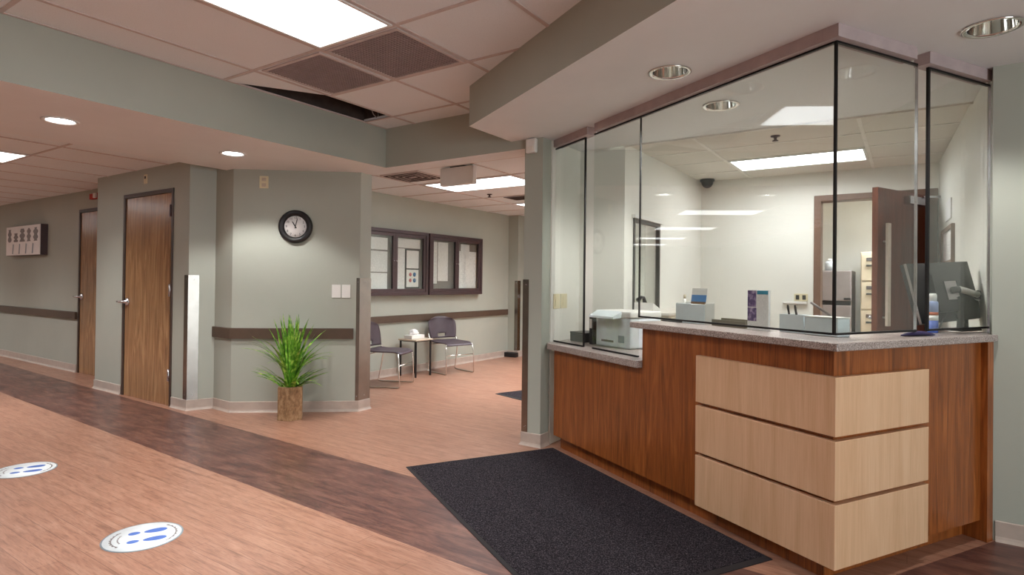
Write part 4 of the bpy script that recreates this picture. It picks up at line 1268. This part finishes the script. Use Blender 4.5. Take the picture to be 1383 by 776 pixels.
# spray can
bx, by = NM(3.235, -1.75)
t = thing('spray_can', 'tall blue and orange spray can behind the rightmost glass', 'can', (bx, by, ZC))
def ring_part(nm, prof, mat_):
    bm = bmesh.new(); lathe(bm, prof, (bx, by, ZC), 24); mk(nm, bm, mat_, t)
ring_part('can_body', [(0, 0), (.022, 0), (.0235, .004), (.0235, .062), (0, .062)], colm('can_blue', 70, 96, 176))
ring_part('white_band', [(0, .0622), (.0235, .0622), (.0235, .088), (0, .088)], M['white'])
ring_part('orange_band', [(0, .0882), (.0235, .0882), (.0235, .104), (0, .104)], colm('can_orange', 190, 92, 52))
ring_part('upper_label', [(0, .1042), (.0235, .1042), (.0235, .150), (.021, .158), (0, .158)], colm('can_pale_blue', 150, 164, 206))
ring_part('cap', [(0, .1582), (.017, .1582), (.017, .19), (.013, .198), (0, .198)], M['white'])

# monitor, tilted, on an arm from the right wall
co = V(.147, 3.951, 1.22)
t = thing('monitor', 'black monitor seen from behind, leaning, on a bracket by the right office wall', 'monitor', (co.x, co.y, ZC), 0)
e1 = V(.534, .844, .048).normalized()
back = V(.816, -.529, .231); back = (back - e1 * back.dot(e1)).normalized()
e2 = back.cross(e1)
if e2.z < 0: e2 = -e2
def mprism(nm, prof, w0, w1, mat_, parent=t):
    bm = bmesh.new(); hprism(bm, prof, co, e1, e2, back, w0, w1); return mk(nm, bm, mat_, parent)
hw, hh = .265, .160
mprism('back_shell', [(-hw, -hh), (hw, -hh), (hw, hh), (-hw, hh)], 0, .022, M['black'])
mprism('back_bulge', [(-.13, -.11), (.13, -.11), (.12, .09), (-.12, .09)], .0225, .045, M['black'])
mprism('screen', [(-hw, -hh), (hw, -hh), (hw, hh), (-hw, hh)], -.012, -.0005, M['black'])
mprism('bezel_edge', [(-hw - .004, -hh), (-hw - .0005, -hh), (-hw - .0005, hh), (-hw - .004, hh)], .010, .022, M['satin'])
mprism('mount_plate', [(-.05, -.05), (.05, -.05), (.05, .05), (-.05, .05)], .0455, .056, M['satin'])
bm = bmesh.new()
p0 = co + back * .05; p1 = co + back * .075 + e1 * .03
tube(bm, [p0, p1], .018, 12); mk('arm_joint', bm, M['dgrey'], t)
bm = bmesh.new(); pa = co + e1 * .205 + back * .065 + V(0, 0, -.035); tube(bm, [p1, pa], .017, 12); mk('arm_link', bm, M['white'], t)
bm = bmesh.new(); pb = V(.322, pa.y + .05, pa.z - .005); tube(bm, [pa, pa + (pb - pa) * .5, pb], [.022, .026, .03], 14); mk('wall_bracket', bm, M['black'], t)
for du, dv in ((-.07, -.03), (.01, .02)):
    bm = bmesh.new(); pq = co - e2 * .12 + e1 * du + back * .035
    tube(bm, [pq, pq + V(0, 0, -.03) + e1 * dv, V(pq.x, pq.y, ZC + .02) + e1 * dv * 2, V(pq.x, pq.y, ZC + .006) + e1 * dv * 3], .004, 8)
    mk('cable', bm, M['black'], t)
nb = co + e1 * .07 + back * .06; e1h = V(e1.x, e1.y, 0).normalized()
bm = bmesh.new(); hprism(bm, [(-.04, ZC + .0125), (.04, ZC + .0125), (.028, 1.20), (-.028, 1.20)], V(nb.x, nb.y, 0), e1h, UZ, V(back.x, back.y, 0).normalized(), 0, .016); mk('stand_neck', bm, M['dgrey'], t)
bm = bmesh.new(); hprism(bm, [(-.09, ZC + .0004), (.09, ZC + .0004), (.08, ZC + .012), (-.08, ZC + .012)], V(nb.x, nb.y, 0), e1h, UZ, V(back.x, back.y, 0).normalized(), -.05, .055); mk('stand_foot', bm, M['dgrey'], t)

# printer on the low shelf, phone, dark box
pr = thing('printer', 'pale blue-white printer on the low shelf behind the narrow glass', 'printer', (-1.72, 4.09, .7895), math.radians(-24))
lbox(pr, 'body', M['bluew'], -.165, .20, -.15, .15, 0, .215, .012)
lbox(pr, 'scanner_lid', M['white'], -.17, .205, -.155, .15, .2155, .262, .010)
bm = bmesh.new(); hprism(bm, [(-.16, .2155), (-.155, .262), (-.235, .225), (-.24, .21)], V(0, 0, 0), V(0, 1, 0), UZ, V(1, 0, 0), -.14, .12); mk('control_panel', bm, M['bluew'], pr, local=True)
lbox(pr, 'output_slot', M['grey'], -.10, .03, -.1525, -.1501, .035, .05, .0008)
lbox(pr, 'side_grille', M['sticker_e'], .08, .14, -.1525, -.1501, .04, .09, .0008)
t = thing('binder', 'upright black binder beside the printer', 'binder', (-1.945, 4.12, .7895), math.radians(-24))
lbox(t, 'covers', M['black'], -.02, .02, -.09, .09, 0, .225, .004); lbox(t, 'spine_label', M['white'], -.012, .012, -.0915, -.0901, .12, .19, .0005)
t = thing('file_box', 'dark grey low box on the shelf behind the leftmost glass', 'box', (-2.10, 4.23, .7895), math.radians(-24))
lbox(t, 'box_body', M['dgrey'], -.10, .085, -.10, .08, 0, .06, .004); lbox(t, 'box_lid', M['dgrey'], -.102, .087, -.102, .082, .0605, .075, .003)
t = thing('desk_phone', 'white desk phone with a black handset on the office window ledge', 'phone', (-1.80, 4.72, .95), 0)
bm = bmesh.new(); hprism(bm, [(-.085, 0), (.085, 0), (.085, .02), (-.085, .075)], V(-1.80, 4.72, 1.018), V(0, 1, 0), UZ, V(1, 0, 0), -.08, .08); mk('phone_base', bm, M['white'], t)
bm = bmesh.new(); tube(bm, [(-1.86, 4.66, 1.11), (-1.85, 4.70, 1.135), (-1.85, 4.76, 1.13), (-1.85, 4.80, 1.07)], [.02, .014, .014, .02], 12); mk('handset', bm, M['black'], t)
t2 = thing('cabinet', 'pale office cabinet under the side window', 'cabinet', (-1.74, 4.95, 0))
bm = bmesh.new(); box(bm, -1.898, -1.58, 4.60, 5.60, .001, .995, .003); mk('cabinet_body', bm, M['tablewood'], t2)
bm = bmesh.new(); box(bm, -1.898, -1.57, 4.59, 5.61, .9955, 1.0175, .003); mk('cabinet_top', bm, M['tile_w'], t2)
for k in range(2):
    bm = bmesh.new(); box(bm, -1.579, -1.562, 4.61 + .495 * k, 5.095 + .495 * k, .06, .98, .003); dr = mk('cabinet_door', bm, M['tablewood'], t2)
    bm = bmesh.new(); box(bm, -1.5615, -1.545, 5.05 - .0 + .1 * k, 5.07 + .1 * k, .6, .72, .003); mk('knob', bm, M['satin'], dr)

# office: picture on the right wall, sign, fridge, filing cabinet
RA = V(.335, 3.9255, 0); RD = (V(.222, 6.57, 0) - RA).normalized(); RN = V(-RD.y, RD.x, 0)
t = thing('wall_picture', 'brown framed sheet on the right office wall above the monitor', 'picture', RA + RD * 1.75 + V(0, 0, 1.42))
bm = bmesh.new()
for a in ((1.39, 1.42, 1.42, 1.71), (2.14, 2.17, 1.42, 1.71), (1.42, 2.14, 1.42, 1.45), (1.42, 2.14, 1.68, 1.71)): wbox(bm, a[0], a[1], a[2], a[3], .0008, .024, .002, RA, RD, RN)
mk('frame', bm, M['bframe'], t)
bm = bmesh.new(); wbox(bm, 1.4205, 2.1395, 1.4505, 1.6795, .0008, .010, 0, RA, RD, RN); mk('sheet', bm, M['print'], t)
bm = bmesh.new(); wbox(bm, 1.60, 1.95, 1.77, 1.92, .0008, .010, .001, RA, RD, RN)
mk('wall_sign', bm, M['print2'], label='small grey printed sign high on the right office wall', cat='sign')

t = thing('refrigerator', 'small grey two-door fridge seen through the office doorway', 'fridge', (-.83, 8.0, 0))
bm = bmesh.new(); box(bm, -1.10, -.545, 7.86, 8.45, .03, 1.425, .006); mk('fridge_body', bm, M['grey'], t)
gm = plain('fridge_door_grey', srgb(150, 140, 138), .35, .2, .5)
bm = bmesh.new(); box(bm, -1.10, -.545, 7.80, 7.8595, 1.075, 1.42, .008); d = mk('freezer_door', bm, gm, t)
bm = bmesh.new(); box(bm, -.62, -.55, 7.788, 7.7995, 1.085, 1.11, .003); mk('handle', bm, M['black'], d)
bm = bmesh.new(); box(bm, -1.10, -.545, 7.80, 7.8595, .06, 1.022, .008); d = mk('fridge_door', bm, gm, t)
bm = bmesh.new(); box(bm, -1.09, -.555, 7.81, 7.8595, 1.0225, 1.0745); mk('door_gap', bm, M['black'], t)
t = thing('coffee_maker', 'small clear appliance standing on top of the grey fridge', 'appliance', (-.80, 8.0, 1.4255))
bm = bmesh.new(); lathe(bm, [(0, 0), (.05, 0), (.055, .08), (.045, .11), (0, .11)], (-.78, 7.95, 1.4258), 20); mk('jug', bm, M['bluew'], t)
bm = bmesh.new(); lathe(bm, [(0, .1102), (.03, .1102), (.02, .14), (0, .145)], (-.78, 7.95, 1.4258), 20); mk('lid', bm, M['white'], t)
t = thing('filing_cabinet', 'tall beige filing cabinet behind the open red-brown door', 'filing cabinet', (-.2, 8.0, 0))
bm = bmesh.new(); box(bm, -.455, .02, 7.82, 8.5, .001, 1.635, .004); mk('cabinet_body', bm, M['beige'], t)
for k in range(5):
    bm = bmesh.new(); z = .03 + .32 * k; box(bm, -.445, .01, 7.80, 7.8195, z, z + .30, .003); d = mk('drawer', bm, M['beige'], t)
    bm = bmesh.new(); box(bm, -.40, -.30, 7.785, 7.7995, z + .16, z + .18, .002); mk('handle', bm, M['dgrey'], d)
    bm = bmesh.new(); box(bm, -.40, -.33, 7.795, 7.7995, z + .22, z + .26, .001); mk('label_holder', bm, M['satin'], d)

# ------------------------------------------------------------------ world, camera, colour
w = bpy.data.worlds.new('World'); SC.world = w; w.use_nodes = True
w.node_tree.nodes['Background'].inputs[0].default_value = (.8, .85, .9, 1); w.node_tree.nodes['Background'].inputs[1].default_value = 8.0

F, CX, CY = 802.0, 691.5, 374.7
roll_, pitch_, ya = math.radians(.65), math.radians(-.41), math.radians(33.75)
cr, sr, cp, sp = math.cos(roll_), math.sin(roll_), math.cos(pitch_), math.sin(pitch_)
Rz = Matrix(((cr, -sr, 0), (sr, cr, 0), (0, 0, 1))); Rx = Matrix(((1, 0, 0), (0, cp, -sp), (0, sp, cp)))
R = Rz @ Rx                                    # level frame (right, down, forward) -> camera frame
Lw = Matrix(((math.cos(ya), math.sin(ya), 0), (0, 0, -1), (-math.sin(ya), math.cos(ya), 0)))   # world -> level
W2C = R @ Lw
rt, dn, fw = W2C[0], W2C[1], W2C[2]
cam = bpy.data.cameras.new('Camera'); co_ = bpy.data.objects.new('Camera', cam); COL.objects.link(co_)
m4 = Matrix.Identity(4)
for i in range(3): m4[i][0] = rt[i]; m4[i][1] = -dn[i]; m4[i][2] = -fw[i]
m4[0][3], m4[1][3], m4[2][3] = 0, 0, H
co_.matrix_world = m4
cam.sensor_fit = 'HORIZONTAL'; cam.sensor_width = 36; cam.lens = F / 1383 * 36
cam.shift_x = (691.5 - CX) / 1383; cam.shift_y = (CY - 388) / 1383
cam.clip_start = .05; cam.clip_end = 60
SC.camera = co_
SC.view_settings.view_transform = 'Standard'; SC.view_settings.look = 'None'
SC.view_settings.gamma = 1; SC.view_settings.exposure = 0.74; SC.view_settings.use_curve_mapping = False
SC.cycles.max_bounces = 10; SC.cycles.diffuse_bounces = 6; SC.cycles.transparent_max_bounces = 16; SC.cycles.glossy_bounces = 4
SC.cycles.caustics_reflective = False; SC.cycles.caustics_refractive = False
SC.cycles.sample_clamp_indirect = 4
SC.cycles.use_denoising = True
